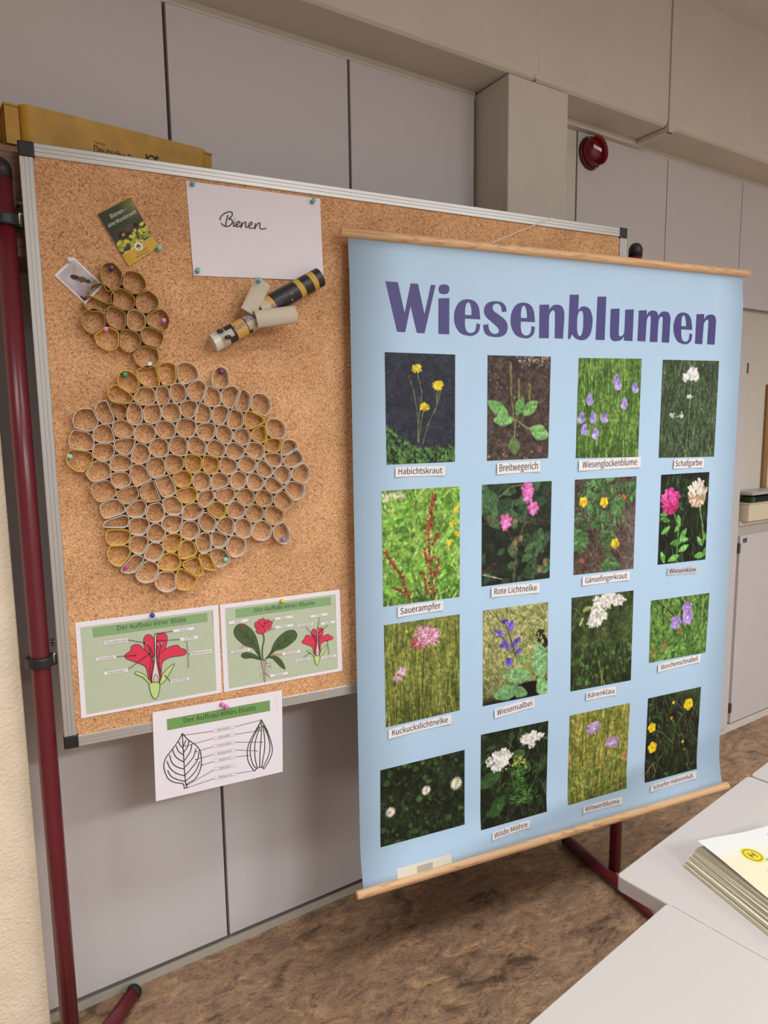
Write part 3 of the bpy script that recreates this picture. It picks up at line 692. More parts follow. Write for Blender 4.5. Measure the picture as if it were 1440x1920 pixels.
def ph_sorrel(p):
    p.mottle([(70, 108, 38), (112, 156, 58), (150, 190, 84), (170, 204, 110)], 9, 4); p.mask(np.clip((p.Y-.72)*2, 0, .55), (36, 58, 26))
    p.grass(300, [(150, 192, 84), (110, 158, 58), (178, 208, 118), (62, 104, 38)], 0, 1.1, (.08, .3), .014, .8); p.leaves(130, [(128, 178, 72), (150, 196, 92), (86, 134, 48)], (0, 1, .1, 1), (.03, .09))
    p.leaf(.12, .86, .15, .07, .2, (132, 184, 80)); p.leaf(.75, .86, .16, .07, -.5, (116, 168, 70)); p.leaf(.75, .48, .15, .055, -.9, (140, 190, 90))
    for x, y in ((.95, .2), (.9, .33), (.97, .42), (.86, .5)): p.fringe(x, y, .05, 10, [(240, 214, 60)], .03)
    for x, y in ((.05, .06), (.2, .05)): p.umbel(x, y, .07, 7, (226, 222, 180), .03)
    def spike(pts, n, w):
        p.path(pts, .014, (104, 44, 34)); P_ = np.array(pts)
        for k in range(n):
            t = p.r.rand()*(len(pts)-1); i = int(t); q = P_[i]+(P_[i+1]-P_[i])*(t-i); p.ell(q[0]+p.r.normal(0, w), q[1]+p.r.normal(0, .008), .014, .011, p.pick([(160, 62, 48), (138, 48, 40), (182, 92, 70)]), p.r.rand()*3)
    spike([(.65, .05), (.62, .25), (.58, .42)], 90, .022); spike([(.58, .42), (.6, .6), (.62, .78), (.66, .98)], 60, .03); spike([(.72, .4), (.66, .48)], 16, .01); spike([(.53, .52), (.56, .64)], 20, .012); spike([(.72, .62), (.68, .78)], 22, .014); spike([(.51, .72), (.54, .85), (.58, .94)], 22, .014)
    spike([(.02, .52), (.12, .62), (.24, .76), (.34, .97)], 60, .016); spike([(.12, .84), (.28, .9)], 14, .01)
def ph_campion(p):
    p.mottle([(22, 22, 18), (34, 40, 28), (52, 66, 44)], 6, 4); p.leaves(70, [(66, 96, 62), (84, 116, 76), (50, 76, 48), (40, 60, 38)], (0, 1, 0, .38), (.06, .14), .7); p.leaves(46, [(48, 72, 46), (66, 94, 60), (80, 110, 70)], (0, 1, .55, 1), (.05, .11), .7)
    for pts in ([(0, .39), (.3, .33), (.5, .36)], [(.6, .42), (.8, .38), (1, .42)], [(0, .86), (.2, .78)], [(.9, .1), (1, .2)]): p.path(pts, .012, (120, 44, 52))
    p.path([(.2, .16), (.4, .04), (.6, .02)], .012, (134, 146, 90)); p.path([(.02, .88), (.3, .95)], .014, (196, 180, 150)); p.path([(.66, .1), (.62, .4), (.5, .6), (.46, 1)], .016, (104, 88, 62)); p.path([(.36, .45), (.46, .62), (.48, .8)], .012, (96, 90, 60))
    for x, y, r in ((.64, .07, .09), (.66, .09, .07), (.65, .155, .07), (.73, .26, .08), (.73, .29, .06), (.34, .37, .085), (.33, .43, .05)): p.petals(x, y, r, 6, (242, 116, 194), (250, 196, 230), .36, p.r.rand(), (252, 214, 236), .16)
    for x, y in ((.47, .38), (.47, .6), (.55, .56), (.85, .9), (.92, .82)): p.ell(x, y, .03, .04, (158, 124, 92))
def ph_silverweed(p):
    p.mottle([(48, 36, 32), (70, 56, 48), (98, 82, 72), (120, 104, 94)], 12, 4); p.mask(np.clip((p.X-.72)*4, 0, .6)*np.clip((p.Y-.25)*6, 0, 1), (128, 116, 108))
    p.grass(110, [(124, 96, 78), (150, 124, 104), (66, 50, 42)], .4, 1.05, (.06, .2), .007, 1.4)
    def frond(x0, y0, x1, y1, n, w, c):
        for k in range(n):
            t = k/(n-1); x = x0+(x1-x0)*t; y = y0+(y1-y0)*t; a = math.atan2((y1-y0)*p.asp, x1-x0); q = w*(0.5+math.sin(math.pi*min(1, t*1.1)))*.7
            for s_ in (1, -1): p.ell(x+q*.6*math.cos(a+s_*1.1), y+q*.6*math.sin(a+s_*1.1)/p.asp, q*.62, q*.19, p.pick([c], .30), a+s_*1.1+p.r.normal(0, .15), 1, .5)
        p.line((x0, y0), (x1, y1), .008, np.array(c)*1.12)
    for fr_ in ((.1, .05, .5, .18), (.3, .02, .75, .12), (.05, .16, .4, .3), (.75, .08, 1, .22), (0, .3, .16, .72), (.18, .36, .55, .5), (.3, .3, .85, .46), (.62, .5, .5, .76), (.02, .5, .12, .75), (.55, .8, .6, 1), (.55, .2, .78, .36)): frond(*fr_, 9, .14, (84, 124, 72))
    for x, y in ((.14, .24), (.47, .255), (.67, .7)): p.petals(x, y, .065, 5, (248, 206, 50), None, .5, .3, (236, 176, 30), .22)
    p.leaf(.8, .22, .05, .03, .8, (206, 98, 58)); p.leaf(.14, .86, .04, .025, .8, (190, 98, 62))
def ph_clover(p):
    p.mottle([(12, 14, 10), (26, 34, 20), (40, 56, 30)], 6, 4); p.leaves(30, [(58, 90, 48), (44, 70, 38)], (.3, .6, 0, .4), (.03, .08)); p.grass(60, [(60, 96, 46), (80, 120, 60)], 0, 1.05, (.1, .3), .012, .5)
    for x, y, r, a in ((.12, .5, .1, .3), (.14, .62, .1, -.6), (.4, .52, .09, 1.3), (.38, .6, .09, -.8), (.5, .68, .11, -.9), (.36, .77, .12, -.05), (.52, .74, .1, .1), (.52, .84, .11, -.4), (.32, .94, .12, -.3), (.1, .92, .1, 1.2), (.86, .78, .1, .9), (.95, .72, .08, 1.2), (.86, .94, .12, -.1), (.98, .9, .1, -1), (.1, .44, .08, 0)): p.leaf(x, y, r, r*.46, a, p.pick([(110, 178, 82), (92, 158, 68), (128, 194, 98)], .08))
    p.path([(.3, .44), (.4, .6), (.38, 1)], .022, (116, 160, 80)); p.path([(.82, .38), (.9, .6), (.94, .8)], .026, (140, 170, 96))
    def head(cx, cy, r, cols, dk):
        p.ell(cx, cy+.05, r*.85, r*.9, dk)
        for k in range(70):
            a = p.r.uniform(-2.9, -.24); q = r*p.r.uniform(.4, 1.05); x = cx+q*math.cos(a)*1.0; y = cy+.07+q*1.25*math.sin(a)/p.asp; p.line((cx+(x-cx)*.55, cy+.1+(y-cy-.1)*.55), (x, y), .026, p.pick(cols, .1), .038)
        for k in range(26):
            a = p.r.uniform(0, 3.14); q = r*p.r.uniform(.5, 1.0); p.line((cx, cy+.08), (cx+q*math.cos(a), cy+.07+q*.8*math.sin(a)/p.asp), .03, p.pick([dk, cols[0]], .1), .02)
    head(.21, .27, .2, [(226, 78, 158), (240, 116, 182), (204, 50, 130)], (178, 38, 96)); head(.76, .2, .22, [(240, 228, 214), (250, 244, 236), (226, 204, 180)], (204, 168, 134))
def ph_raggedrobin(p):
    p.mottle([(78, 86, 34), (110, 118, 48), (140, 146, 66), (160, 158, 84)], 5, 4); p.mask(np.clip((p.Y-.6)*1.6, 0, .65), (44, 48, 24)); p.grass(460, [(128, 142, 62), (96, 116, 44), (156, 164, 86), (74, 90, 36), (170, 156, 86)], .02, 1.15, (.2, .6), .009, .18)
    p.path([(.52, .28), (.5, .5), (.48, .98)], .014, (86, 72, 44)); p.path([(.5, .38), (.36, .46), (.26, .5)], .01, (132, 136, 74)); p.path([(.7, .68), (.82, .63), (.98, .68)], .012, (130, 148, 72))
    for x, y, r in ((.48, .12, .11), (.58, .15, .13), (.55, .2, .12), (.63, .21, .11), (.47, .22, .09), (.66, .16, .08)): p.fringe(x, y, r, 26, [(238, 158, 196), (246, 196, 220), (214, 106, 150)], .014)
    for x, y, r in ((.21, .49, .08), (.17, .54, .07), (.24, .47, .05)): p.fringe(x, y, r, 18, [(238, 158, 196), (246, 206, 226)], .013)
    for x, y in ((.4, .2), (.46, .27), (.36, .24)): p.ell(x, y, .03, .045, (188, 84, 100))
    p.ell(.3, .1, .018, .02, (226, 200, 70)); p.path([(.82, .02), (.86, .12)], .02, (178, 140, 80))
def ph_sage(p):
    p.mottle([(104, 104, 54), (150, 152, 92), (184, 182, 124), (206, 202, 150)], 8, 4); p.mask(np.clip((p.Y-.6)*1.8, 0, .7), (58, 56, 34)); p.grass(420, [(172, 172, 108), (200, 196, 138), (120, 124, 66), (140, 150, 84), (90, 92, 52)], 0, 1.0, (.1, .35), .009, 1.2)
    p.mask(np.clip((p.Y-.86+.1*(p.X-.5))*9, 0, 1), (18, 18, 14)); p.leaves(14, [(30, 34, 22)], (.82, 1, .3, .48), (.03, .06)); p.ell(.7, .93, .3, .13, (16, 16, 12))
    p.leaf(.87, .62, .26, .14, 1.45, (134, 184, 124), (196, 220, 178)); p.leaf(.52, .74, .22, .11, .2, (128, 178, 116), (196, 220, 178)); p.leaf(.36, .9, .2, .11, -.1, (120, 166, 108)); p.leaf(.92, .92, .16, .11, 1.2, (132, 182, 118)); p.leaf(.55, .92, .14, .08, .4, (112, 156, 100)); p.leaf(.6, .58, .08, .05, .8, (122, 168, 90))
    p.path([(.33, .15), (.42, .35), (.5, .55)], .014, (66, 58, 70))
    for x, y, a in ((.33, .15, .2), (.42, .18, -1), (.22, .24, .2), (.27, .28, .5), (.4, .22, -.8), (.33, .37, .2), (.36, .42, .6), (.52, .36, -.4), (.47, .4, .2), (.4, .56, .4), (.53, .48, -.6), (.38, .6, 1), (.3, .4, .1)):
        p.ell(x, y, .055, .028, p.pick([(98, 78, 184), (116, 96, 202), (80, 62, 160)], .1), a); p.ell(x+.03, y+.015, .028, .022, (136, 118, 214), a+1)
def ph_hogweed(p):
    p.mottle([(22, 30, 16), (44, 58, 30), (70, 86, 44), (98, 112, 62)], 8, 4); p.mask(np.clip((p.Y-.45)*1.3, 0, .55), (20, 28, 14)); p.grass(300, [(96, 112, 60), (70, 90, 42), (120, 132, 76), (36, 50, 24)], 0, 1.1, (.06, .2), .008, .8); p.leaves(70, [(70, 104, 48), (92, 130, 62), (52, 80, 36)], (.1, 1, .5, .95), (.02, .06))
    for pts in ([(.62, .14), (.58, .5), (.5, .9)], [(.44, .28), (.5, .55), (.5, .95)], [(.4, .3), (.5, .6)]): p.path(pts, .012, (60, 72, 38))
    for x, y in ((.3, .08), (.45, .05)): p.ell(x-.06, y+.06, .07, .03, (150, 158, 80), -.3)
    for x, y, r in ((.45, .07, .1), (.58, .06, .1), (.68, .08, .09), (.76, .09, .06), (.42, .2, .1), (.36, .22, .08), (.48, .24, .07), (.34, .29, .06), (.42, .29, .05), (.52, .12, .09)): p.umbel(x, y, r, 20, (232, 226, 214), .036, .7)
    p.path([(.14, .3), (.18, .24)], .03, (200, 196, 140)); p.path([(.45, .72), (.5, .9), (.56, 1)], .02, (122, 130, 70)); p.path([(.52, .8), (.5, .98)], .018, (134, 140, 80))
def ph_cranesbill(p):
    p.mottle([(44, 66, 28), (74, 106, 44), (104, 140, 64), (126, 162, 84)], 7, 4); p.grass(190, [(116, 160, 74), (140, 178, 98), (84, 122, 54), (40, 60, 26)], 0, 1.1, (.2, .6), .016, .7); p.leaves(70, [(98, 148, 64), (116, 164, 80), (78, 120, 50)], (0, 1, .45, 1), (.05, .11), .5)
    p.path([(.88, .05), (.9, .5), (.85, .9)], .02, (124, 164, 84)); p.path([(.62, .25), (.56, .5), (.5, .7)], .01, (110, 126, 64))
    for x, y, r in ((.62, .2, .085), (.63, .36, .095), (.43, .41, .09)): p.petals(x, y, r, 5, (182, 148, 222), (150, 110, 198), .46, p.r.rand()*2, (214, 190, 236), .2)
    for x, y in ((.27, .74), (.26, .8), (.1, .8), (.04, .88), (.5, .55)): p.ell(x, y, .03, .035, (164, 104, 74))
def ph_daisy(p):
    p.mottle([(14, 18, 12), (26, 34, 20), (40, 54, 30)], 8, 4); p.leaves(120, [(46, 66, 34), (60, 86, 42), (34, 50, 26), (78, 108, 58)], (0, 1, 0, 1), (.018, .045), .8); p.grass(260, [(58, 78, 42), (42, 58, 32), (76, 92, 56), (70, 62, 48)], 0, 1.1, (.08, .25), .005, 1.0)
    for x, y, r in ((.118, .575, .055), (.53, .41, .052), (.894, .42, .07)): p.petals(x, y, r, 14, (240, 238, 228), None, .16, .1, (228, 196, 60), .3)
def ph_carrot(p):
    p.mottle([(12, 14, 10), (24, 32, 18), (38, 50, 28)], 7, 4); p.leaves(60, [(40, 60, 32), (54, 78, 40), (30, 44, 24)], (0, 1, 0, 1), (.04, .09), .7); p.grass(120, [(60, 84, 42), (84, 104, 62), (44, 60, 32)], 0, 1.1, (.1, .4), .008, .9)
    p.leaf(.12, .5, .18, .1, -.3, (58, 92, 46)); p.leaf(.25, .8, .16, .1, -.9, (52, 88, 42)); p.ell(.55, .3, .1, .07, (70, 98, 56))
    for k in range(190):
        t = p.r.rand(); x = .58+p.r.normal(0, .09+.03*t); y = .38+.45*t; a = p.r.uniform(-.8, .8)+(1.57 if p.r.rand() < .4 else 0); p.line((x, y), (x+.07*math.cos(a), y+.05*math.sin(a)), .012, p.pick([(74, 128, 58), (54, 100, 46), (96, 150, 74)]), .003)
    for k in range(40): p.ell(.57+p.r.normal(0, .06), .38+p.r.normal(0, .03), .014, .014, p.pick([(150, 160, 70), (178, 178, 80)]))
    p.path([(.28, .42), (.27, .62)], .012, (70, 96, 54)); p.path([(.73, .2), (.66, .4), (.6, .5)], .012, (70, 96, 54)); p.path([(.8, .13), (1, .2)], .016, (90, 116, 66))
    for x, y in ((.2, .26), (.15, .31), (.24, .31), (.3, .24), (.36, .24), (.34, .31), (.26, .37), (.36, .36), (.22, .39), (.3, .29), (.39, .28)): p.umbel(x, y, .05, 10, (238, 234, 226), .032, .9)
    for x, y in ((.64, .13), (.7, .12), (.66, .17), (.76, .11), (.8, .15), (.86, .14), (.76, .18), (.75, .22), (.71, .17)): p.umbel(x, y, .04, 8, (238, 234, 226), .03, .9)
def ph_scabious(p):
    p.mottle([(96, 96, 36), (136, 134, 54), (164, 158, 72), (110, 116, 46)], 7, 4); p.mask(np.clip((p.Y-.55)*1.2, 0, .5), (60, 72, 34)); p.grass(430, [(168, 164, 76), (140, 142, 58), (190, 182, 104), (96, 110, 44), (80, 96, 40)], 0, 1.1, (.15, .5), .01, .25); p.leaves(40, [(120, 150, 70), (90, 116, 50)], (0, 1, .6, 1), (.02, .06))
    p.path([(.38, .24), (.4, .6), (.36, 1)], .018, (132, 152, 74)); p.path([(.72, .42), (.7, .65), (.6, 1)], .018, (128, 148, 72)); p.path([(.5, .4), (.46, .62)], .02, (196, 182, 112))
    for x, y, r in ((.39, .2, .135), (.73, .41, .13)):
        p.fringe(x, y, r, 90, [(192, 160, 212), (212, 186, 228), (168, 132, 196)], .022, .72); p.ell(x, y-.01, r*.55, r*.4, (200, 172, 214)); 
        for k in range(20): p.ell(x+p.r.normal(0, .04), y+p.r.normal(0, .02), .01, .01, p.pick([(230, 212, 238), (160, 120, 190)]))
    p.ell(.95, .62, .06, .065, (188, 140, 82)); p.ell(.0, .47, .04, .06, (206, 150, 90))
def ph_buttercup(p):
    p.mottle([(12, 14, 10), (26, 32, 18), (44, 56, 30)], 7, 4); p.mask(np.clip((.2-p.Y)*4, 0, .6)*np.clip((p.X-.4)*3, 0, 1), (70, 100, 54)); p.leaves(60, [(52, 80, 42), (70, 104, 56), (38, 58, 30)], (0, 1, 0, 1), (.025, .06), .5); p.grass(170, [(66, 92, 50), (92, 114, 72), (46, 64, 34), (120, 110, 80)], 0, 1.1, (.12, .4), .008, .9)
    p.path([(.77, .2), (.55, .4), (.5, .7)], .009, (110, 134, 76)); p.path([(.1, .38), (.3, .45), (.5, .6)], .009, (110, 134, 76)); p.path([(.02, .9), (.15, .8), (.2, .9)], .014, (186, 140, 116))
    for x, y, r in ((.77, .18, .085), (.1, .36, .07), (.13, .6, .08)): p.petals(x, y, r, 5, (246, 208, 40), (226, 176, 24), .52, p.r.rand(), (230, 186, 30), .25)
    for x, y in ((.48, .12), (.46, .3), (.7, .62)): p.ell(x, y, .025, .025, (220, 190, 50))

# ------------------------------------------------------------------ flower chart
PZT, PZB = 1.885, 0.262
def bend(z):
    f = 0.0
    if z < 0.42: f -= 0.030*((0.42-z)/0.16)**2
    if z > 1.81: f += 0.005*math.sin(min(1.0, (z-1.81)/0.085)*math.pi)
    return f
_p0 = BF.P(0.655, 0, -0.032)
PF = Frame((_p0[0], _p0[1]), PANG, bend)
FLATP = Frame((_p0[0], _p0[1]), PANG)
def ppx(x, y, off=-0.0006): return PF.px(x, y, off)
aL = PF.px(653, 452)[0]; aR = PF.px(1393.5, 560)[0]
zt = FLATP.px(1000, 479)[1]; zb = PF.px(1000, 1575)[1]
ch = root('flower_chart', PF.P((aL+aR)/2, PZB, 0), 'large light blue roll-down flower chart with sixteen flower photos', 'wall chart')
NV = 60; V = []; F = []
zs = [zb-0.010+(zt+0.006-zb+0.010)*j/NV for j in range(NV+1)]
for z in zs:
    for i in range(9): V.append(PF.P(aL+(aR-aL)*i/8, z, 0))
for z in zs:
    for i in range(9): V.append(PF.P(aL+(aR-aL)*i/8, z, 0.0006))
n_ = 9*(NV+1)
for j in range(NV):
    for i in range(8):
        F.append([j*9+i, j*9+i+1, (j+1)*9+i+1, (j+1)*9+i]); F.append([n_+j*9+i, n_+(j+1)*9+i, n_+(j+1)*9+i+1, n_+j*9+i+1])
for j in range(NV):
    for i in (0, 8): F.append([j*9+i, (j+1)*9+i, n_+(j+1)*9+i, n_+j*9+i])
for i in range(8):
    for j in (0, NV): F.append([j*9+i, n_+j*9+i, n_+j*9+i+1, j*9+i+1])
make('chart_sheet', V, F, M_POSTER, ch, smooth=True)
def rod(x0, x1, z, off, r, name):
    P0 = FLATP.P(x0, z, off); P1 = FLATP.P(x1, z, off)
    d = FLATP.a
    pts = [P0, P0+d*0.002, P0*0.75+P1*0.25, P0*0.5+P1*0.5, P0*0.25+P1*0.75, P1-d*0.003, P1]
    return tube(name, pts, [r-0.002, r, r, r, r, r, r-0.003], MATS['pine'], ch, seg=20)
rod(FLATP.px(638, 440)[0], FLATP.px(1404, 512)[0], zt+0.009, 0.0, 0.0105, 'hanging_rod')
zbr = zb-0.008; obr = bend(zbr)
rod(FLATP.px(669, 1680, obr)[0], FLATP.px(1365, 1470, obr)[0], zbr, obr, 0.0112, 'weight_rod')
# string over the board edge
s0 = FLATP.P(FLATP.px(920, 458)[0], zt+0.019, 0.0); a1 = BF.px(1036, 411)[0]
e0 = FLATP.P(FLATP.px(1200, 489)[0], zt+0.019, 0.0)
tube('cord', [s0-np.array([0, 0, 0.01]), s0, BF.P(a1, Z1+0.001, -0.001), BF.P(a1+0.012, Z1+0.0015, 0.012), BF.P(a1+0.02, Z1-0.006, 0.022), BF.P(W_-0.03, 1.915, 0.024), BF.P(W_+0.008, 1.908, 0.016), e0, e0-np.array([0, 0, 0.012])], 0.0011, mat('white_cord', (226, 216, 200), 0.8), ch, seg=6)

# title lettering traced as outlines: T(x,y) in 4.3636x crops at (710,510) and (1030,530)
def T1(pts): return [(710+q[0]/4.3636, 510+q[1]/4.3636)+tuple(q[2:]) for q in pts]
def T2(pts): return [(1030+q[0]/4.3636, 530+q[1]/4.3636)+tuple(q[2:]) for q in pts]
def K(*pts): return [(*q, 1) for q in pts]
E_OUT = [(832, 387, 1), (707, 381, 1), (707, 440), (722, 485), (757, 499), (790, 478), (802, 418, 1), (832, 430, 1), (820, 485), (785, 516), (740, 522), (670, 500), (629, 440), (617, 370), (630, 295), (668, 240), (725, 222), (785, 238), (820, 290)]
E_IN = [(707, 350, 1), (760, 353, 1), (760, 310), (750, 262), (734, 248), (716, 265), (708, 310)]
def e_at(x0, y0, x1, y1): return [[(x0+(q[0]-617)/215*(x1-x0), y0+(q[1]-222)/300*(y1-y0))+tuple(q[2:]) for q in L] for L in (E_OUT, E_IN)]
dot = [(535+44*math.copysign(abs(math.cos(t))**.8, math.cos(t)), 141+40*math.copysign(abs(math.sin(t))**.8, math.sin(t))) for t in np.linspace(0, 2*math.pi, 24, endpoint=False)]
GL = [
 ([T1(K((55, 75), (157, 84), (213, 335), (262, 92), (322, 97), (376, 345), (428, 104), (466, 108), (376, 501), (313, 497), (262, 278), (217, 493), (151, 488)))]),
 ([T1(K((490, 216), (579, 213), (578, 510), (489, 506))), T1(dot)]),
 ([T1(L) for L in e_at(617, 222, 832, 522)]),
 ([T1([(1048, 323, 1), (1010, 328, 1), (1002, 285), (982, 262), (955, 260), (934, 278), (940, 315), (985, 350), (1035, 392), (1056, 440), (1046, 495), (1010, 526), (955, 532), (890, 518), (862, 480), (856, 433, 1), (896, 426, 1), (904, 468), (922, 496), (952, 507), (980, 495), (980, 462), (925, 408), (880, 367), (862, 320), (875, 270), (912, 244), (962, 238), (1012, 250), (1040, 282)])]),
 ([T1(L) for L in e_at(1080, 250, 1280, 542)]),
 ([T2([(-79, 181, 1), (0, 179, 1), (-1, 222, 1), (25, 189), (65, 180), (103, 194), (121, 235), (122, 300), (112, 458, 1), (44, 455, 1), (47, 265), (42, 234), (28, 226), (10, 245), (-1, 285), (-4, 455, 1), (-84, 453, 1)])]),
 ([T2([(168, 98, 1), (243, 98, 1), (237, 225, 1), (260, 199), (295, 195), (332, 218), (352, 275), (353, 340), (338, 415), (307, 458), (262, 471), (215, 455), (188, 422, 1), (167, 462, 1), (153, 460, 1)]), T2([(231, 280), (243, 240), (260, 230), (275, 244), (279, 290), (276, 370), (266, 420), (250, 437), (236, 425), (228, 385), (228, 330)])]),
 ([T2(K((395, 114), (467, 114), (453, 470), (379, 467)))]),
 ([T2([(503, 214, 1), (576, 212, 1), (569, 405), (573, 434), (586, 438), (605, 424), (615, 385), (622, 220, 1), (692, 218, 1), (681, 478, 1), (610, 474, 1), (611, 437, 1), (590, 466), (555, 478), (518, 474), (500, 448), (497, 400)])]),
 ([T2([(733, 227, 1), (798, 225, 1), (797, 265, 1), (817, 237), (850, 227), (880, 240), (893, 270, 1), (915, 243), (945, 235), (976, 246), (991, 282), (990, 330), (980, 491, 1), (920, 488, 1), (929, 305), (926, 282), (913, 278), (899, 298), (893, 335), (884, 486, 1), (822, 484, 1), (831, 300), (827, 274), (815, 272), (800, 300), (795, 340), (787, 481, 1), (721, 477, 1)])]),
 ([T2(L) for L in e_at(1016, 244, 1170, 503)]),
 ([T2([(1205, 258, 1), (1268, 257, 1), (1267, 300, 1), (1287, 271), (1320, 260), (1350, 269), (1364, 303), (1362, 360), (1353, 507, 1), (1291, 504, 1), (1302, 335), (1299, 306), (1286, 305), (1270, 325), (1263, 355), (1252, 503, 1), (1192, 500, 1)])]),
]
for loops in GL:
    lp2 = [[ppx(x, y) for x, y in smooth_loop(L, 5)] for L in loops]
    decal('title_letter', PF, lp2, M_INDIGO, ch, -0.0005)

def C1(*pts): return [(620+x/1.7561, 400+y/1.7561) for x, y in pts]
def C2(*pts): return [(680+x/3.6923, 880+y/3.6923) for x, y in pts]
def C3(*pts): return [(1040+x/3.6923, 880+y/3.6923) for x, y in pts]
def C4(*pts): return [(660+x/3.6, 1280+y/3.6) for x, y in pts]
def C5(*pts): return [(1000+x/2.9545, 1270+y/2.9545) for x, y in pts]
PH = [
 ('yellow hawkweed photo against dark cloth', ph_hawkweed, C1((178, 457), (410, 465), (409, 818), (184, 828)), 'Habichtskraut', C1((213, 836), (376, 831), (376, 863), (212, 868)), 0),
 ('plantain photo on brown soil', ph_plantain, C1((517, 467), (725, 472), (716, 806), (515, 815)), 'Breitwegerich', C1((547, 822), (688, 815), (689, 850), (546, 860)), 0),
 ('lilac bellflower photo in green grass', ph_bellflower, C1((817, 476), (1024, 479), (1012, 802), (807, 806)), 'Wiesenglockenblume', C1((816, 813), (1020, 801), (1018, 836), (815, 848)), 0),
 ('white yarrow photo in grey-green grass', ph_yarrow, C1((1094, 482), (1279, 486), (1262, 801), (1080, 805)), 'Schafgarbe', C1((1130, 810), (1228, 806), (1226, 837), (1127, 841)), 1),
 ('red sorrel spikes photo', ph_sorrel, C2((130, 150), (672, 118), (672, 882), (143, 952)), 'Sauerampfer', C2((240, 953), (556, 908), (556, 975), (240, 1024)), 0),
 ('pink campion photo', ph_campion, C2((826, 107), (1309, 80), (1294, 752), (823, 812)), 'Rote Lichtnelke', C2((890, 817), (1223, 784), (1222, 853), (888, 886)), 0),
 ('yellow silverweed photo on bare ground', ph_silverweed, C3((141, 72), (567, 47), (545, 688), (130, 732)), 'Gänsefingerkraut', C3((190, 745), (518, 704), (516, 765), (188, 806)), 0),
 ('pink and white clover photo', ph_clover, C3((738, 38), (1071, 18), (1043, 624), (713, 661)), 'Wiesenklee', C3((782, 684), (992, 669), (984, 719), (776, 733)), 2),
 ('ragged robin photo in tall grass', ph_raggedrobin, C2((147, 1080), (671, 1003), (672, 1668), (160, 1787)), 'Kuckuckslichtnelke', C2((177, 1800), (612, 1697), (612, 1758), (176, 1866)), 0),
 ('violet sage photo with broad leaves', ph_sage, C2((832, 978), (1284, 918), (1279, 1550), (832, 1640)), 'Wiesensalbei', C2((910, 1662), (1185, 1582), (1186, 1645), (912, 1725)), 0),
 ('white hogweed umbel photo', ph_hogweed, C3((118, 890), (546, 838), (527, 1460), (109, 1538)), 'Bärenklau', C3((216, 1545), (422, 1500), (420, 1560), (214, 1600)), 0),
 ('lilac cranesbill photo', ph_cranesbill, C3((667, 910), (1072, 855), (1044, 1267), (653, 1341)), 'Storchenschnabel', C3((713, 1352), (1008, 1278), (1002, 1333), (711, 1405)), 0),
 ('three daisies photo on dark lawn', ph_daisy, C4((191, 592), (760, 453), (761, 957), (193, 1112)), None, None, 0),
 ('wild carrot photo with two white umbels', ph_carrot, C4((871, 352), (1325, 257), (1316, 870), (872, 997)), 'Wilde Möhre', C4((945, 1012), (1198, 925), (1197, 977), (944, 1068)), 0),
 ('two lilac scabious heads photo', ph_scabious, C5((202, 212), (535, 142), (517, 614), (193, 709)), 'Witwenblume', C5((275, 715), (490, 662), (488, 702), (273, 756)), 1),
 ('yellow buttercup photo', ph_buttercup, C5((636, 117), (929, 52), (906, 507), (618, 585)), 'Scharfer Hahnenfuß', C5((649, 598), (900, 518), (896, 560), (646, 636)), 1),
]
GREYL = mat('greyed_label_card', (206, 202, 204), 0.7)
def quad_map(fr, quad, off):
    A, B_, C_, D_ = [np.array(q) for q in quad]
    def f(u, v):
        q = (A*(1-u)+B_*u)*(1-v)+(D_*(1-u)+C_*u)*v; return fr.P(q[0], q[1], off)
    return f
for k, (lab, fn, quad, word, lq, gy) in enumerate(PH):
    q = [ppx(*c_) for c_ in quad]
    w_ = np.linalg.norm(np.array(q[1])-q[0]); h_ = np.linalg.norm(np.array(q[3])-q[0]); nx = 112 if w_ < 0.26 else 130; ny = int(nx*h_/w_)
    pt = Paint(nx, ny, (60, 80, 40), 100+k); fn(pt)
    fx = pt.fractal(34, 3); pt.I *= (0.68+0.64*np.clip((fx-fx.mean())*1.4+0.5, 0, 1))[..., None]
    o = print_mesh('flower_photo', pt.out(), quad_map(PF, q, -0.0007), ch, 0.92); o['label'] = lab
    if word:
        l = [np.array(ppx(*c_, -0.002)) for c_ in lq]; A, B_, C_, D_ = l
        # slightly curled card strip
        V = []; F = []; NS = 10
        for i in range(NS+1):
            u = i/NS; lift = 0.0012+0.0028*(abs(u-0.5)*2)**3*(1.0 if gy != 2 else .6)
            for dz, ox in ((0, 0), (1, 0), (1, 1), (0, 1)):
                qq = (A*(1-u)+B_*u)*(1-dz)+(D_*(1-u)+C_*u)*dz
                V.append(PF.P(qq[0], qq[1], -lift-0.0003*(1-ox)))
        for i in range(NS):
            for e in range(4): F.append([i*4+e, i*4+(e+1) % 4, (i+1)*4+(e+1) % 4, (i+1)*4+e])
        F += [[0, 1, 2, 3], [NS*4+3, NS*4+2, NS*4+1, NS*4]]
        lo = make('name_label', V, F, GREYL if gy == 2 else M_LABEL, ch)
        p0 = A*0.94+B_*0.06; p0 = p0+(D_-A)*0.74; p1 = A*0.06+B_*0.94+(C_-B_)*0.74
        VV, FF, WW = text_geo(word); hgt = np.linalg.norm(D_-A)
        tv = []
        for v in VV:
            u = 0.06+0.88*v[0]/WW; lift = 0.0012+0.0028*(abs(u-0.5)*2)**3*(1.0 if gy != 2 else .6)
            qq = p0+(p1-p0)*v[0]/WW+np.array([0, 1])*v[1]*hgt*0.84; 
            if gy == 2: qq = qq+np.array([v[1]*hgt*0.12, 0])
            tv.append(PF.P(qq[0], qq[1], -lift-0.0010))
        make('lettering', tv, FF, M_INK, lo)
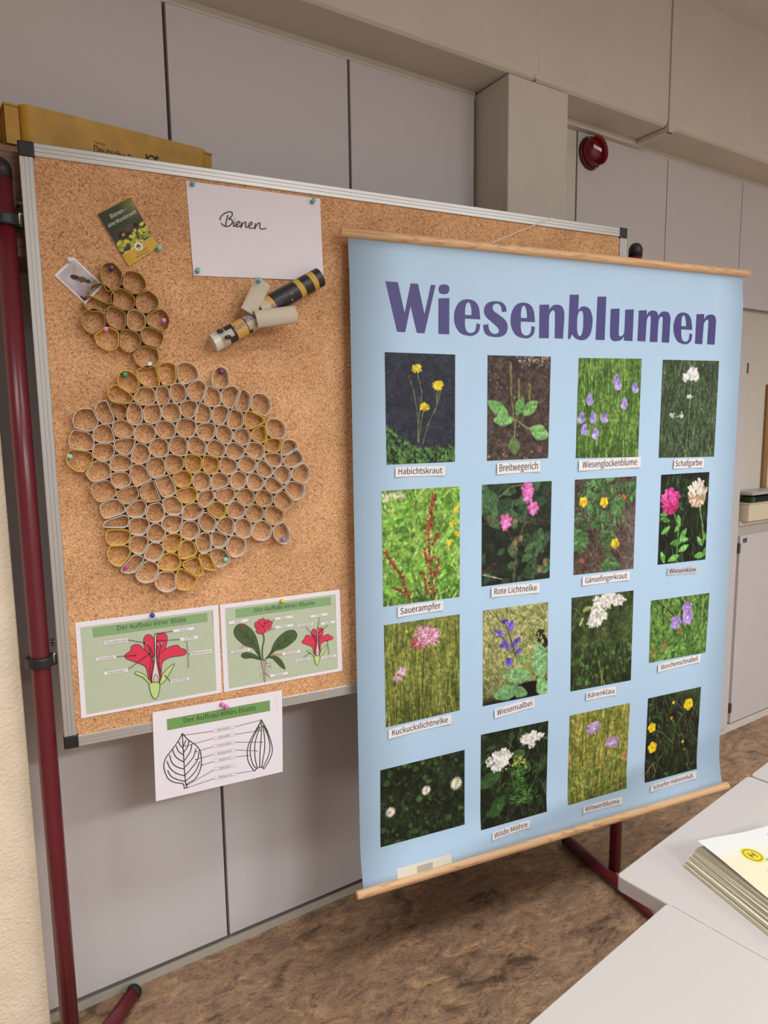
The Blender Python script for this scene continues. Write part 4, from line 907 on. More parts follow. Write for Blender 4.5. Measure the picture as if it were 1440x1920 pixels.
# paper strip with a grey smudge at the bottom
sq = [ppx(*c_, -0.001) for c_ in C4((302, 1258), (668, 1155), (676, 1215), (308, 1328))]
so = decal('paper_strip', PF, [sq], mat('cream_strip', (232, 226, 208), 0.7), ch, -0.0010)
decal('grey_smudge', PF, [[ppx(*c_, -0.001) for c_ in C4((438, 1240), (545, 1208), (545, 1256), (440, 1284))]], mat('smudge_grey', (186, 182, 172), 0.7), so, -0.0014)

# cover print of the topmost magazine
def ph_cover(p):
    p.I[:] = (240, 238, 236)
    p.mask(np.clip((p.Y-.10-.03*p.X)*10, 0, 1), (242, 232, 198)); p.mask(np.clip((p.Y-.45)*3, 0, 1), (226, 216, 186))
    p.path([(.36, .24), (.47, .34)], .035, (120, 170, 160))
    p.ell(.285, .185, .085, .085, (238, 220, 70)); p.ell(.285, .185, .068, .068, (96, 84, 30)); p.ell(.285, .185, .061, .061, (238, 218, 60))
    for a_, b_ in (((.264, .168), (.264, .202)), ((.306, .168), (.306, .202)), ((.264, .185), (.306, .185))): p.line(a_, b_, .011, (92, 80, 40))
    p.mask(((p.X > .24) & (p.X < .92) & (p.Y > .30+.02*p.X) & (p.Y < .62)).astype(float), (128, 178, 166))
    p.mask(((p.X > .28) & (p.X < .88) & (p.Y > .335) & (p.Y < .52)).astype(float), (84, 84, 104))
    for k in range(5): p.line((.30, .36+.03*k), (.86, .35+.03*k), .006, (104, 106, 128))
    p.line((.5, .33), (.6, .4), .008, (160, 200, 200))
    for k in range(4): p.ell(.66+.09*k, .075, .03, .022, (92, 84, 170), .4, 1); p.ell(.665+.09*k, .07, .013, .008, (238, 236, 236))
pt = Paint(150, 212, (240, 238, 236), 55); ph_cover(pt)
O_, Z_, par, lf = TOPPOS
print_mesh('cover', pt.out(), lambda u, v: O_+rd*(u*0.21)-ud*(v*0.297)+np.array([0, 0, Z_+lf(u*0.21, v*0.297)]), par, 0.70)

# ------------------------------------------------------------------ pinned papers
def solid_quad(name, fr, q, off, th, material, parent, **kw):
    V = [fr.P(*p, off) for p in q]+[fr.P(*p, off+th) for p in q]
    F = [[3, 2, 1, 0], [4, 5, 6, 7]]+[[i, (i+1) % 4, (i+1) % 4+4, i+4] for i in range(4)]
    return make(name, V, F, material, parent, **kw)
def curl_sheet(name, fr, q, off, material, parent, amp=0.003, n=12):
    """thin paper, corners A B C D (clockwise from top left), edges lifting a little towards the room"""
    A, B_, C_, D_ = [np.array(p) for p in q]; V = []; F = []
    for s_ in (0, 1):
        for j in range(n+1):
            for i in range(n+1):
                u, v = i/n, j/n; p = (A*(1-u)+B_*u)*(1-v)+(D_*(1-u)+C_*u)*v
                V.append(fr.P(p[0], p[1], off-amp*v*v*(0.4+0.6*u)+0.0003*s_))
    m_ = (n+1)**2
    for j in range(n):
        for i in range(n):
            k = j*(n+1)+i; F.append([k, k+n+1, k+n+2, k+1]); F.append([m_+k, m_+k+1, m_+k+n+2, m_+k+n+1])
    for i in range(n):
        for a, b_ in (((0, i), (0, i+1)), ((n, i), (n, i+1)), ((i, 0), (i+1, 0)), ((i, n), (i+1, n))):
            k1 = a[0]*(n+1)+a[1]; k2 = b_[0]*(n+1)+b_[1]; F.append([k1, k2, m_+k2, m_+k1])
    return make(name, V, F, material, parent)
BO = 0.0030
# sheet with the handwritten word
q = [bpx(*p) for p in ((348.5, 339), (600, 372.5), (606, 527), (362.5, 517))]
sh = root('paper_sheet', BF.P((q[0][0]+q[1][0])/2, q[3][1], BO), 'white paper sheet with the handwritten word Bienen pinned to the cork', 'paper')
curl_sheet('paper', BF, q, BO-0.0006, M_PAPER, sh, 0.0022)
HW = [[(374, 372), (372, 358), (384, 338), (410, 318), (445, 308), (462, 318), (458, 342), (434, 362)], [(434, 362), (458, 368), (464, 388), (446, 410), (418, 419), (392, 408), (379, 392)], [(430, 332), (420, 372), (411, 414)],
      [(479, 382), (472, 402), (474, 418), (486, 412)], [(481, 359), (483, 364)], [(490, 410), (508, 400), (518, 386), (508, 380), (494, 392), (490, 410), (500, 422), (522, 412)], [(533, 386), (529, 408), (527, 428), (540, 402), (556, 386), (566, 392), (562, 412), (566, 426), (582, 418)],
      [(584, 418), (602, 408), (612, 394), (604, 386), (590, 398), (586, 418), (596, 432), (620, 428)], [(636, 394), (632, 416), (629, 438), (644, 410), (662, 392), (672, 398), (668, 420), (676, 436), (696, 438), (718, 431)]]
gs = [stroke_geo(BF, [bpx(320+x/4, 320+y/4, 0.0014) for x, y in smooth_loop(st, 5, False)], 0.0021, 0.0011) for st in HW]
make('handwriting', *merge(*gs), M_INK, sh)

def sheet_tools(cx, cy, sc, base):
    def P(x, y): return bpx(cx+x/sc, cy+y/sc, base)
    def Ps(pts): return [P(*p) for p in pts]
    return P, Ps
def art(par, base):
    """layered flat print on a sheet: returns fill(), stroke(), arrow(), wordbox()"""
    lv = [0]
    def off(): lv[0] += 1; return base-0.00016*lv[0]
    return off
def L_(P, pts, closed=True, sub=5): return [P(*q) for q in smooth_loop(pts, sub, closed)]
M_FIELD = mat('sage_green_print', (190, 200, 172), 0.7, noise=0.04, nscale=400); M_BAR = mat('leaf_green_print', (138, 176, 120), 0.7); M_BAR2 = mat('mid_green_print', (118, 162, 92), 0.7)
M_CRIM = mat('crimson_print', (222, 58, 84), 0.7); M_LIME = mat('lime_print', (196, 220, 140), 0.7); M_OLIVE = mat('dark_leaf_print', (76, 98, 54), 0.7)
M_PINKISH = mat('pale_print', (228, 214, 208), 0.7); M_ROOT = mat('root_print', (178, 160, 148), 0.7); M_REDL = mat('red_line_print', (196, 62, 62), 0.7); M_GREYINK = mat('grey_ink', (92, 92, 92), 0.7); M_SEED = mat('seed_print', (228, 196, 170), 0.7)
def shape(name, P, pts, material, par, z, line=0.0, lm=None, sub=5):
    lp = L_(P, pts, True, sub); o = decal(name, BF, [lp], material, par, z)
    if line > 0:
        make('outline', *stroke_geo(BF, lp+[lp[0], lp[1]], line, z-0.0002), lm or M_INK, o)
    return o
def arrow(P, a, b, z, w=0.0012, head=0.0042):
    A, B_ = np.array(P(*a)), np.array(P(*b)); d = (B_-A)/np.linalg.norm(B_-A); n = np.array([-d[1], d[0]])
    g = stroke_geo(BF, [A, B_-d*head*0.5], w, z)
    t = [B_, B_-d*head+n*head*.45, B_-d*head-n*head*.45]
    return merge(g, ([BF.P(*q, z) for q in t], [[0, 1, 2]]))
def dashes(P, a, b, w, z, n=16):
    A, B_ = np.array(a, float), np.array(b, float); rn = random.Random(9)
    return merge(*[stroke_geo(BF, [P(*(A+(B_-A)*((k+0.1)/n))), P(*(A+(B_-A)*((k+rn.uniform(.45, .8))/n)))], w*rn.uniform(.6, 1.2), z) for k in range(n) if k not in (8, 12)])
def wordbox(P, c, word, par, z, m1=M_LABEL, edge=True, tx=0.14):
    q = [P(*p) for p in c]; o = decal('word_box', BF, [q], m1, par, z)
    if edge: make('box_edge', *stroke_geo(BF, q+[q[0]], 0.0004, z-0.0001), M_GREYINK, o)
    A, B_, C_, D_ = [np.array(p) for p in q]; W0 = text_geo(word)[2]; bh = np.linalg.norm(D_-A); bw = np.linalg.norm(B_-A)
    em = bh*0.80; hw = min(0.44, 0.5*em*W0/bw); lo, hi = 0.5-hw, 0.5+hw
    p0 = A+(B_-A)*lo+(D_-A)*.76; p1 = A+(B_-A)*hi+(C_-B_)*.76
    lettering('lettering', BF, word, p0, p1, z-0.0002, M_GREYINK, o, em/(np.linalg.norm(p1-p0)/W0))
def titlebar(P, c, txt, t0, t1, par, z, m1, hs=1.0):
    o = decal('title_bar', BF, [[P(*p) for p in c]], m1, par, z)
    make('box_edge', *stroke_geo(BF, [P(*p) for p in c]+[P(*c[0])], 0.0004, z-0.0001), M_GREYINK, o)
    lettering('lettering', BF, txt, P(*t0), P(*t1), z-0.0002, mat('title_ink', (44, 56, 40), 0.7), o, hs)
def blossom(P, par, z, s=1.0, lw=0.0011):
    """cut-open red blossom in sheet-1 coordinates"""
    grp = []
    shape('petal', P, [(768, 400, 1), (735, 366), (700, 358), (668, 390), (664, 440), (676, 500), (700, 560), (745, 600, 1), (770, 560, 1)], M_CRIM, par, z, lw)
    shape('petal', P, [(780, 395, 1), (812, 350), (850, 340), (885, 362), (892, 410), (875, 490), (845, 550), (800, 600, 1), (785, 560, 1)], M_CRIM, par, z-0.0003, lw)
    shape('petal', P, [(768, 625, 1), (730, 560), (670, 500), (630, 462), (585, 452), (545, 475), (540, 512), (500, 540), (484, 565), (500, 592), (560, 615), (630, 640), (680, 668), (700, 720), (720, 815, 1), (760, 815, 1)], M_CRIM, par, z-0.0006, lw)
    shape('petal', P, [(785, 600, 1), (820, 545), (880, 495), (930, 470), (990, 460), (1020, 488), (1060, 500), (1076, 525), (1060, 552), (1010, 563), (930, 575), (870, 602), (838, 650), (835, 740), (815, 815, 1), (790, 815, 1)], M_CRIM, par, z-0.0009, lw)
    shape('pistil', P, [(771, 355), (780, 352), (786, 380), (785, 560), (800, 680), (818, 770), (812, 815), (752, 815), (745, 770), (764, 660), (772, 560), (769, 400)], M_PINKISH, par, z-0.0012, lw)
    shape('ovule', P, [(780, 742), (803, 765), (803, 800), (780, 818), (762, 800), (764, 765)], M_SEED, par, z-0.0015, lw)
    for pts in ([(694, 440), (722, 500), (735, 600), (722, 720), (742, 812)], [(730, 475), (752, 560), (752, 660), (736, 760), (748, 812)], [(802, 452), (790, 520), (792, 600), (820, 720), (812, 812)], [(838, 440), (818, 520), (812, 620), (830, 720)]):
        grp.append(stroke_geo(BF, L_(P, pts, False), lw*1.1, z-0.0012))
    make('stamen_lines', *merge(*grp), M_INK, par)
    for cx, cy in ((692, 440), (803, 450), (838, 440)): shape('anther', P, [(cx, cy-16), (cx+8, cy), (cx, cy+16), (cx-8, cy)], M_SEED, par, z-0.0015, lw*.6)
    shape('sepal', P, [(722, 840, 1), (690, 800), (650, 765), (600, 745), (580, 730), (590, 716), (640, 725), (690, 760), (720, 800), (745, 825, 1)], M_LIME, par, z-0.0012, lw)
    shape('sepal', P, [(815, 832, 1), (845, 745), (890, 690), (935, 650), (962, 638), (950, 665), (915, 730), (880, 790), (845, 825)], M_LIME, par, z-0.0012, lw)
    shape('ovary', P, [(722, 835), (770, 815), (815, 825), (820, 870), (805, 940), (785, 972), (765, 972), (742, 940), (724, 880)], M_LIME, par, z-0.0015, lw)

# sheet 1: blossom
P, Ps = sheet_tools(140, 1120, 5.1429, 0.002)
q = Ps([(5, 245), (1385, 72), (1420, 918), (65, 1168)])
s1 = root('info_sheet', BF.P((q[0][0]+q[1][0])/2, q[3][1], BO), 'green info sheet of one large red blossom cut open, under the blue pin', 'info sheet', 'flower info sheets pinned in a row')
solid_quad('paper', BF, q, 0.0022, 0.0004, M_PAPER, s1)
decal('green_field', BF, [Ps([(52, 290), (1335, 120), (1368, 897), (113, 1130)])], M_FIELD, s1, 0.0020)
titlebar(P, [(173, 297), (1277, 152), (1280, 230), (180, 384)], 'Der Aufbau einer Blüte', (412, 318), (1075, 232), s1, 0.0018, M_BAR, 1.0)
blossom(P, s1, 0.0018)
for c, wd_ in (([(280, 418), (512, 388), (516, 430), (282, 460)], 'Staubbeutel'), ([(205, 578), (399, 552), (402, 588), (207, 615)], 'Kronblatt'), ([(282, 715), (514, 680), (517, 718), (284, 752)], 'Staubfaden'), ([(945, 307), (1150, 280), (1152, 315), (947, 341)], 'Narbe'), ([(1015, 385), (1187, 363), (1190, 398), (1017, 424)], 'Griffel'), ([(1115, 523), (1318, 495), (1320, 535), (1117, 563)], 'Blütenkrone'), ([(923, 792), (1102, 766), (1104, 798), (925, 828)], 'Kelchblatt')):
    wordbox(P, c, wd_, s1, 0.0017)
z = -0.0004
gs = [arrow(P, a, b, z) for a, b in (((515, 408), (690, 438)), ((402, 570), (598, 556)), ((516, 690), (728, 535)), ((945, 323), (780, 348)), ((1015, 404), (785, 415)), ((925, 808), (866, 747)))]
gs.append(stroke_geo(BF, Ps([(1060, 424), (1080, 424), (1098, 672), (1075, 676)]), 0.0009, z)); gs.append(stroke_geo(BF, Ps([(1090, 546), (1115, 544)]), 0.0009, z))
for g in gs: make('pointer_line', *g, M_INK, s1)
make('side_note', *dashes(P, (1325, 135), (1332, 285), 0.0012, 0.0018), M_GREYINK, s1)

# sheet 2: whole flower
P, Ps = sheet_tools(410, 1100, 6.0, 0.002)
q = Ps([(15, 205), (1362, 32), (1393, 945), (62, 1188)])
s2 = root('info_sheet', BF.P((q[0][0]+q[1][0])/2, q[3][1], BO), 'green info sheet of a whole plant with roots, under the yellow pin', 'info sheet', 'flower info sheets pinned in a row')
solid_quad('paper', BF, q, 0.0022, 0.0004, M_PAPER, s2)
decal('green_field', BF, [Ps([(70, 244), (1313, 82), (1342, 922), (115, 1148)])], M_FIELD, s2, 0.0020)
titlebar(P, [(188, 258), (1260, 115), (1265, 202), (193, 350)], 'Der Aufbau einer Blume', (402, 288), (1082, 202), s2, 0.0018, M_BAR, 1.0)
zl = 0.0017
shape('leaf', P, [(480, 830, 1), (455, 690), (420, 560), (360, 470), (280, 420), (210, 430), (170, 490), (185, 560), (240, 620), (300, 665), (380, 690), (430, 750)], M_OLIVE, s2, zl, 0.0008)
shape('leaf', P, [(510, 830, 1), (580, 740), (620, 640), (680, 560), (760, 500), (840, 488), (880, 530), (865, 590), (800, 650), (720, 700), (640, 720), (580, 770)], M_OLIVE, s2, zl-0.0003, 0.0008)
shape('leaf', P, [(485, 822, 1), (420, 770), (340, 740), (275, 745), (254, 775), (290, 805), (370, 800), (440, 815)], M_OLIVE, s2, zl-0.0006, 0.0008)
shape('leaf', P, [(510, 828, 1), (560, 785), (640, 778), (700, 820), (735, 880), (750, 928, 1), (700, 900), (650, 850), (600, 802), (550, 800)], M_OLIVE, s2, zl-0.0009, 0.0008)
shape('root', P, [(475, 835), (530, 835), (522, 900), (520, 960), (523, 1060), (512, 1065), (500, 980), (490, 900)], M_ROOT, s2, zl-0.0004, 0.0006)
gs = [stroke_geo(BF, L_(P, pts, False), 0.0010, zl-0.0006) for pts in ([(492, 880), (460, 905), (432, 928)], [(500, 960), (475, 985), (462, 1020)], [(520, 870), (560, 860), (600, 850)], [(520, 900), (560, 890), (600, 880)], [(560, 890), (600, 905)], [(520, 910), (545, 930), (555, 965)], [(530, 850), (550, 860)], [(545, 900), (580, 905)])]
make('root_hairs', *merge(*gs), M_ROOT, s2)
make('stem', *stroke_geo(BF, L_(P, [(495, 520), (510, 590), (492, 680), (490, 760), (498, 830)], False), 0.0030, zl-0.0009), M_OLIVE, s2)
gs = [stroke_geo(BF, L_(P, pts, False), 0.0007, zl-0.0013) for pts in ([(215, 470), (330, 570), (430, 690), (478, 820)], [(330, 570), (250, 560)], [(330, 570), (320, 490)], [(390, 640), (310, 630)], [(390, 640), (380, 560)], [(845, 530), (740, 610), (620, 700), (520, 815)], [(740, 610), (760, 540)], [(740, 610), (810, 620)], [(660, 668), (680, 600)], [(660, 668), (730, 680)], [(280, 770), (390, 790), (470, 818)], [(730, 900), (660, 820), (560, 795)])]
make('leaf_veins', *merge(*gs), M_INK, s2)
shape('flower_head', P, [(500, 350), (525, 375), (560, 366), (575, 388), (605, 400), (590, 430), (586, 462), (555, 480), (535, 480), (510, 520), (470, 528), (425, 510), (422, 480), (440, 462), (410, 455), (405, 420), (418, 395), (440, 390), (452, 366), (478, 366)], M_CRIM, s2, zl-0.0012, 0.0008)
gs = [stroke_geo(BF, Ps(pts), 0.0007, zl-0.0016) for pts in ([(500, 450), (440, 405)], [(500, 450), (525, 375)], [(500, 450), (590, 430)], [(500, 450), (520, 500)], [(500, 450), (420, 460)])]
make('petal_lines', *merge(*gs), M_INK, s2)
def P2(x, y):   # small copy of the cut blossom
    return P(935+(x-484)*0.59, 470+(y-340)*0.655-(x-484)*0.03)
blossom(P2, s2, zl, lw=0.0007)
for c, wd_ in (([(110, 387), (328, 355), (331, 394), (112, 428)], 'Blatt'), ([(627, 345), (832, 318), (835, 355), (629, 382)], 'Blüte'), ([(632, 440), (838, 413), (840, 448), (634, 478)], 'Kelch'), ([(135, 718), (352, 686), (354, 722), (137, 756)], 'Blattnerven'), ([(712, 735), (916, 705), (918, 744), (714, 774)], 'Blattstiel'), ([(575, 985), (778, 952), (780, 988), (577, 1021)], 'Wurzel'), ([(1030, 318), (1222, 288), (1225, 325), (1032, 353)], 'Narbe'), ([(887, 420), (1058, 397), (1061, 432), (889, 457)], 'Staubblatt'), ([(1145, 400), (1306, 374), (1309, 409), (1147, 434)], 'Griffel'), ([(860, 815), (1030, 788), (1033, 824), (862, 852)], 'Kelchblatt'), ([(1155, 782), (1318, 755), (1320, 790), (1157, 817)], 'Kronblatt')):
    wordbox(P, c, wd_, s2, 0.0014)
z = -0.0006
for a, b in (((625, 368), (502, 416)), ((1130, 345), (1112, 470)), ((980, 450), (1075, 565)), ((1225, 430), (1116, 522)), ((950, 792), (1032, 738)), ((1238, 757), (1218, 592))): make('pointer_line', *arrow(P, a, b, z, 0.0010, 0.0036), M_INK, s2)
for a, b in (((230, 415), (296, 490)), ((250, 692), (328, 580)), ((630, 462), (520, 505)), ((712, 763), (570, 757)), ((572, 1010), (512, 960))): make('pointer_line', *arrow(P, a, b, z, 0.0012, 0.0030), M_REDL, s2)
make('side_note', *dashes(P, (1308, 100), (1314, 262), 0.0011, 0.0018), M_GREYINK, s2)

# sheet 3: leaves, hanging over the lower frame
B3 = -0.0035
P, Ps = sheet_tools(280, 1290, 5.5385, B3)
q = Ps([(32, 255), (1378, 22), (1386, 868), (68, 1178)])
s3 = root('info_sheet', BF.P((q[0][0]+q[1][0])/2, q[3][1], 0), 'white info sheet with two outlined leaves hanging over the lower board frame', 'info sheet')
solid_quad('paper', BF, q, B3, 0.0004, M_PAPER, s3)
titlebar(P, [(182, 325), (1250, 128), (1253, 235), (187, 438)], 'Der Aufbau eines Blatts', (358, 362), (1105, 226), s3, B3-0.0002, M_BAR2, 1.0)
z = B3-0.0004; W1 = 0.0021
gs = [stroke_geo(BF, L_(P, pts, False), W1, z) for pts in (
 [(343, 470), (300, 550), (235, 640), (175, 720), (150, 800), (165, 880), (200, 945), (265, 980), (340, 990), (358, 1010), (362, 1042)], [(343, 470), (400, 535), (480, 590), (525, 650), (540, 730), (535, 820), (505, 900), (460, 955), (400, 990), (385, 1010), (385, 1036), (362, 1042)], [(343, 480), (350, 600), (358, 740), (368, 900), (380, 1010)],
 [(305, 555), (320, 595), (350, 622)], [(278, 600), (305, 660), (354, 692)], [(240, 635), (275, 715), (356, 768)], [(210, 692), (235, 775), (290, 820), (362, 840)], [(183, 758), (215, 830), (280, 885), (366, 910)], [(190, 855), (225, 915), (290, 950), (370, 968)],
 [(380, 540), (355, 605)], [(410, 548), (400, 600), (358, 668)], [(440, 585), (425, 660), (365, 750)], [(482, 628), (455, 720), (370, 820)], [(515, 662), (500, 745), (440, 830), (372, 905)], [(522, 762), (490, 845), (430, 920), (378, 965)])]
make('leaf_drawing', *merge(*gs), M_INK, s3)
gs = [stroke_geo(BF, L_(P, pts, False), W1, z) for pts in (
 [(1165, 330), (1110, 430), (1050, 540), (1018, 640), (1020, 730), (1045, 800), (1092, 858), (1115, 835), (1170, 820), (1190, 838), (1240, 760), (1272, 680), (1275, 610), (1245, 500), (1200, 400), (1165, 330)], [(1140, 400), (1085, 500), (1050, 600), (1050, 700), (1075, 790), (1112, 838)], [(1150, 400), (1115, 500), (1095, 600), (1098, 720), (1120, 830)], [(1163, 350), (1162, 500), (1150, 650), (1145, 820)], [(1175, 380), (1195, 500), (1198, 620), (1180, 740), (1165, 820)], [(1185, 390), (1235, 510), (1252, 620), (1230, 720), (1180, 825)])]
make('leaf_drawing', *merge(*gs), M_INK, s3)
make('green_tip', *merge(stroke_geo(BF, Ps([(1160, 345), (1105, 455)]), 0.0026, z-0.0001), stroke_geo(BF, Ps([(1172, 345), (1232, 455)]), 0.0026, z-0.0001)), M_OLIVE, s3)
WB = [('Blattspitze', 0), ('Mittelader', 78), ('Seitenadern', 160), ('Blattspreite', 241), ('Blattrand', 312), ('Blattstiel', 398), ('Blattgrund', 490)]
for wd_, dy in WB: wordbox(P, [(662+dy*.02, 430+dy), (886+dy*.025, 387+dy), (888+dy*.025, 415+dy), (663+dy*.02, 462+dy)], wd_, s3, z)
gs = [arrow(P, a, b, z, 0.0011, 0.0036) for a, b in (((662, 448), (352, 490)), ((888, 402), (1166, 330)), ((660, 525), (362, 606)), ((888, 482), (1166, 438)), ((662, 608), (474, 664)), ((888, 561), (1180, 560)), ((664, 690), (472, 746)), ((892, 643), (1125, 653)), ((666, 763), (535, 803)), ((892, 714), (1040, 700)), ((670, 850), (385, 1012)), ((672, 940), (386, 1036)), ((902, 888), (1100, 856)))]
for g in gs: make('pointer_line', *g, M_INK, s3)
make('side_note', *dashes(P, (1318, 85), (1325, 240), 0.0009, z), mat('faint_ink', (170, 166, 168), 0.7), s3)

# booklet
def B6(x, y): return bpx(170+x/9.6, 360+y/9.6, -0.001)
q = [B6(*p) for p in ((125, 405), (720, 95), (1215, 985), (690, 1335))]
bk = root('booklet', BF.P((q[0][0]+q[2][0])/2, q[3][1], 0), 'small glossy booklet with a bee on yellow blossoms, pinned aslant', 'booklet')
solid_quad('pages', BF, q, -0.0006, 0.0034, M_PAPER, bk)
def ph_booklet(p):
    p.I[:] = (66, 76, 52); p.mask(np.clip((p.X-.55)*1.8, 0, 1)*np.clip(1-np.abs(p.Y-.12)*3.2, 0, 1), (180, 172, 92)); p.mask(np.clip(.5-p.X, 0, .5), (40, 52, 36)); p.mask(np.clip((p.Y-.35)*2, 0, .4), (74, 84, 54))
    p.leaves(60, [(206, 202, 74), (186, 184, 70), (222, 214, 92), (150, 152, 58)], (.02, .98, .60, .78), (.05, .1), .5)
    for x, y in ((.12, .58), (.3, .62), (.62, .55), (.9, .5), (.8, .58), (.95, .6), (.5, .6)): p.ell(x, y, .09, .05, (222, 214, 78), p.r.uniform(-.8, .8))
    p.ell(.38, .49, .2, .085, (60, 44, 38), .1); p.ell(.58, .45, .13, .08, (88, 70, 56), 0); p.ell(.72, .46, .075, .07, (40, 32, 30)); 
    for k in range(5): p.line((.2+.06*k, .43+.012*k), (.17+.06*k, .56), .022, (26, 20, 22))
    for k in range(80): p.line((.3+.45*p.r.rand(), .4+.1*p.r.rand()), (.3+.45*p.r.rand(), .4+.12*p.r.rand()), .006, p.pick([(120, 96, 78), (54, 40, 36), (150, 128, 104)]), al=.35)
    p.ell(.32, .5, .05, .045, (206, 136, 70), .4); p.line((.3, .4), (.62, .41), .014, (104, 88, 78)); p.path([(.78, .47), (.84, .52), (.82, .6)], .016, (36, 28, 26)); p.path([(.6, .5), (.62, .58), (.7, .62)], .016, (40, 30, 28))
    p.mask((p.Y > .775).astype(float), (238, 226, 190)); p.mask((p.Y > .788).astype(float), (228, 182, 66)); p.mask(((p.Y > .788) & (p.X < .2)).astype(float), (222, 172, 50))
pt = Paint(96, 150, (60, 70, 50), 31); ph_booklet(pt)
co = print_mesh('cover', pt.out(), quad_map(BF, q, -0.0009), bk, 0.9)
A, Bq, Cq, Dq = [np.array(p) for p in q]; eu = (Bq-A); ev = (Dq-A); upv = -ev/np.linalg.norm(ev)
def uv(u, v): return A+eu*u+ev*v
M_WPR = mat('white_print', (236, 232, 214), 0.6)
lettering('lettering', BF, 'Bienen –', uv(.26, .165), uv(.74, .165), -0.0012, M_WPR, co, 1.15, upv)
lettering('lettering', BF, 'eine Wunderwelt', uv(.08, .275), uv(.93, .275), -0.0012, M_WPR, co, 1.15, upv)
lettering('lettering', BF, 'DEUTSCHER', uv(.35, .895), uv(.68, .895), -0.0012, M_GREYINK, co, 1.0, upv)
lettering('lettering', BF, 'IMKERBUND E.V.', uv(.28, .945), uv(.72, .945), -0.0012, M_GREYINK, co, 1.0, upv)
cc = uv(.50, .785); em = decal('emblem', BF, [[(cc[0]+0.0086*math.cos(t), cc[1]+0.0086*math.sin(t)) for t in np.linspace(0, 6.283, 24, endpoint=False)]], M_WPR, co, -0.0012)
decal('emblem_bird', BF, [[(cc[0]+x*.001, cc[1]+y*.001) for x, y in ((-5, -3), (-3, 3), (0, 5), (4, 1), (6, -2), (1, 0), (0, -6), (-2, -2))]], M_OLIVE, em, -0.0014)
decal('emblem_bird', BF, [[(cc[0]+x*.001, cc[1]+y*.001) for x, y in ((-1, -5), (0, 0), (3, -1), (4, -5), (1, -7))]], mat('amber_print', (224, 176, 70), 0.6), em, -0.0015)

# bee photograph
q = [bpx(*p, 0.001) for p in ((137.7, 481.7), (194.5, 535), (160, 570), (101.7, 516))]
bp_ = root('bee_photo', BF.P((q[0][0]+q[2][0])/2, q[2][1], 0), 'small white-edged photo of a flying bee, tilted under the paper rings', 'photo')
solid_quad('photo_paper', BF, q, 0.0018, 0.0006, M_PAPER, bp_)
def ph_bee(p):
    p.mottle([(176, 170, 178), (198, 192, 200), (216, 210, 214)], 3, 2); p.mask(np.clip((p.X-.62)*3, 0, .6), (150, 140, 140)); p.ell(.93, .85, .12, .16, (74, 56, 60)); p.ell(.8, .7, .2, .12, (190, 168, 176), .3)
    p.ell(.22, .34, .2, .055, (196, 176, 150), .75, .8); p.ell(.34, .28, .16, .05, (212, 196, 176), .95, .7)
    p.ell(.36, .52, .14, .06, (66, 54, 48), -.5); p.ell(.54, .38, .12, .075, (112, 84, 58), -.5); p.ell(.68, .28, .07, .055, (70, 56, 46), -.4)
    for x, y in ((.3, .6), (.36, .55), (.42, .5)): p.line((x-.03, y-.06), (x+.03, y+.06), .02, (40, 32, 30))
    for a_, b_ in (((.5, .45), (.46, .62)), ((.56, .45), (.56, .6)), ((.44, .5), (.36, .66))): p.line(a_, b_, .03, (92, 70, 40), .014)
    p.path([(.72, .26), (.82, .24), (.9, .3)], .012, (74, 66, 58)); p.leaves(14, [(120, 118, 96), (150, 140, 120)], (.75, 1, .1, .5), (.03, .07))
pt = Paint(90, 58, (200, 195, 200), 77); ph_bee(pt)
A, Bq, Cq, Dq = [np.array(p) for p in q]; qi = [A*.94+Cq*.06, Bq*.94+Dq*.06, Cq*.94+A*.06, Dq*.94+Bq*.06]
print_mesh('picture', pt.out(), quad_map(BF, qi, 0.0014), bp_, 0.9)

# ------------------------------------------------------------------ paper ring honeycombs
DEP = 0.021
RIM = -0.018
def clip_poly(poly, px_, py_, nx_, ny_):
    out = []
    for i in range(len(poly)):
        a, b_ = poly[i], poly[(i+1) % len(poly)]
        da = (a[0]-px_)*nx_+(a[1]-py_)*ny_; db = (b_[0]-px_)*nx_+(b_[1]-py_)*ny_
        if da <= 0: out.append(a)
        if (da < 0 < db) or (db < 0 < da):
            t = da/(da-db); out.append((a[0]+(b_[0]-a[0])*t, a[1]+(b_[1]-a[1])*t))
    return out
def ring_geo(loop, closed=True, th=0.00055, depth=DEP, flare=None):
    n = len(loop); V = []; F = []
    L = [np.array(p) for p in loop]; N = []
    for i in range(n):
        t = (L[(i+1) % n]-L[(i-1) % n]) if closed else (L[min(i+1, n-1)]-L[max(i-1, 0)]); t = t/np.linalg.norm(t); N.append(np.array([-t[1], t[0]]))
    for i in range(n):
        for s_ in (0, 1):
            for d_ in (0, 1):
                p = L[i]+N[i]*th*s_*2; V.append(BF.P(p[0], p[1], RIM+0.0008*math.sin(i*1.7) if d_ == 0 else RIM+depth))
    m_ = n if closed else n-1
    for i in range(m_):
        a = i*4; b_ = ((i+1) % n)*4
        F += [[a, b_, b_+1, a+1], [a+2, a+3, b_+3, b_+2], [a, a+2, b_+2, b_], [a+1, b_+1, b_+3, a+3]]
    if not closed: F += [[0, 1, 3, 2], [(n-1)*4, (n-1)*4+2, (n-1)*4+3, (n-1)*4+1]]
    return V, F
R_G = mat('grey_cardboard', (228, 216, 202), 0.8, noise=0.05, nscale=60); R_Y = mat('yellow_cardboard', (232, 204, 104), 0.75, noise=0.06, nscale=60); R_O = mat('ochre_cardboard', (186, 154, 90), 0.8, noise=0.08, nscale=60)
R_N = mat('orange_cardboard', (204, 140, 66), 0.8); R_B = mat('brown_cardboard', (212, 194, 164), 0.8, noise=0.05, nscale=60)
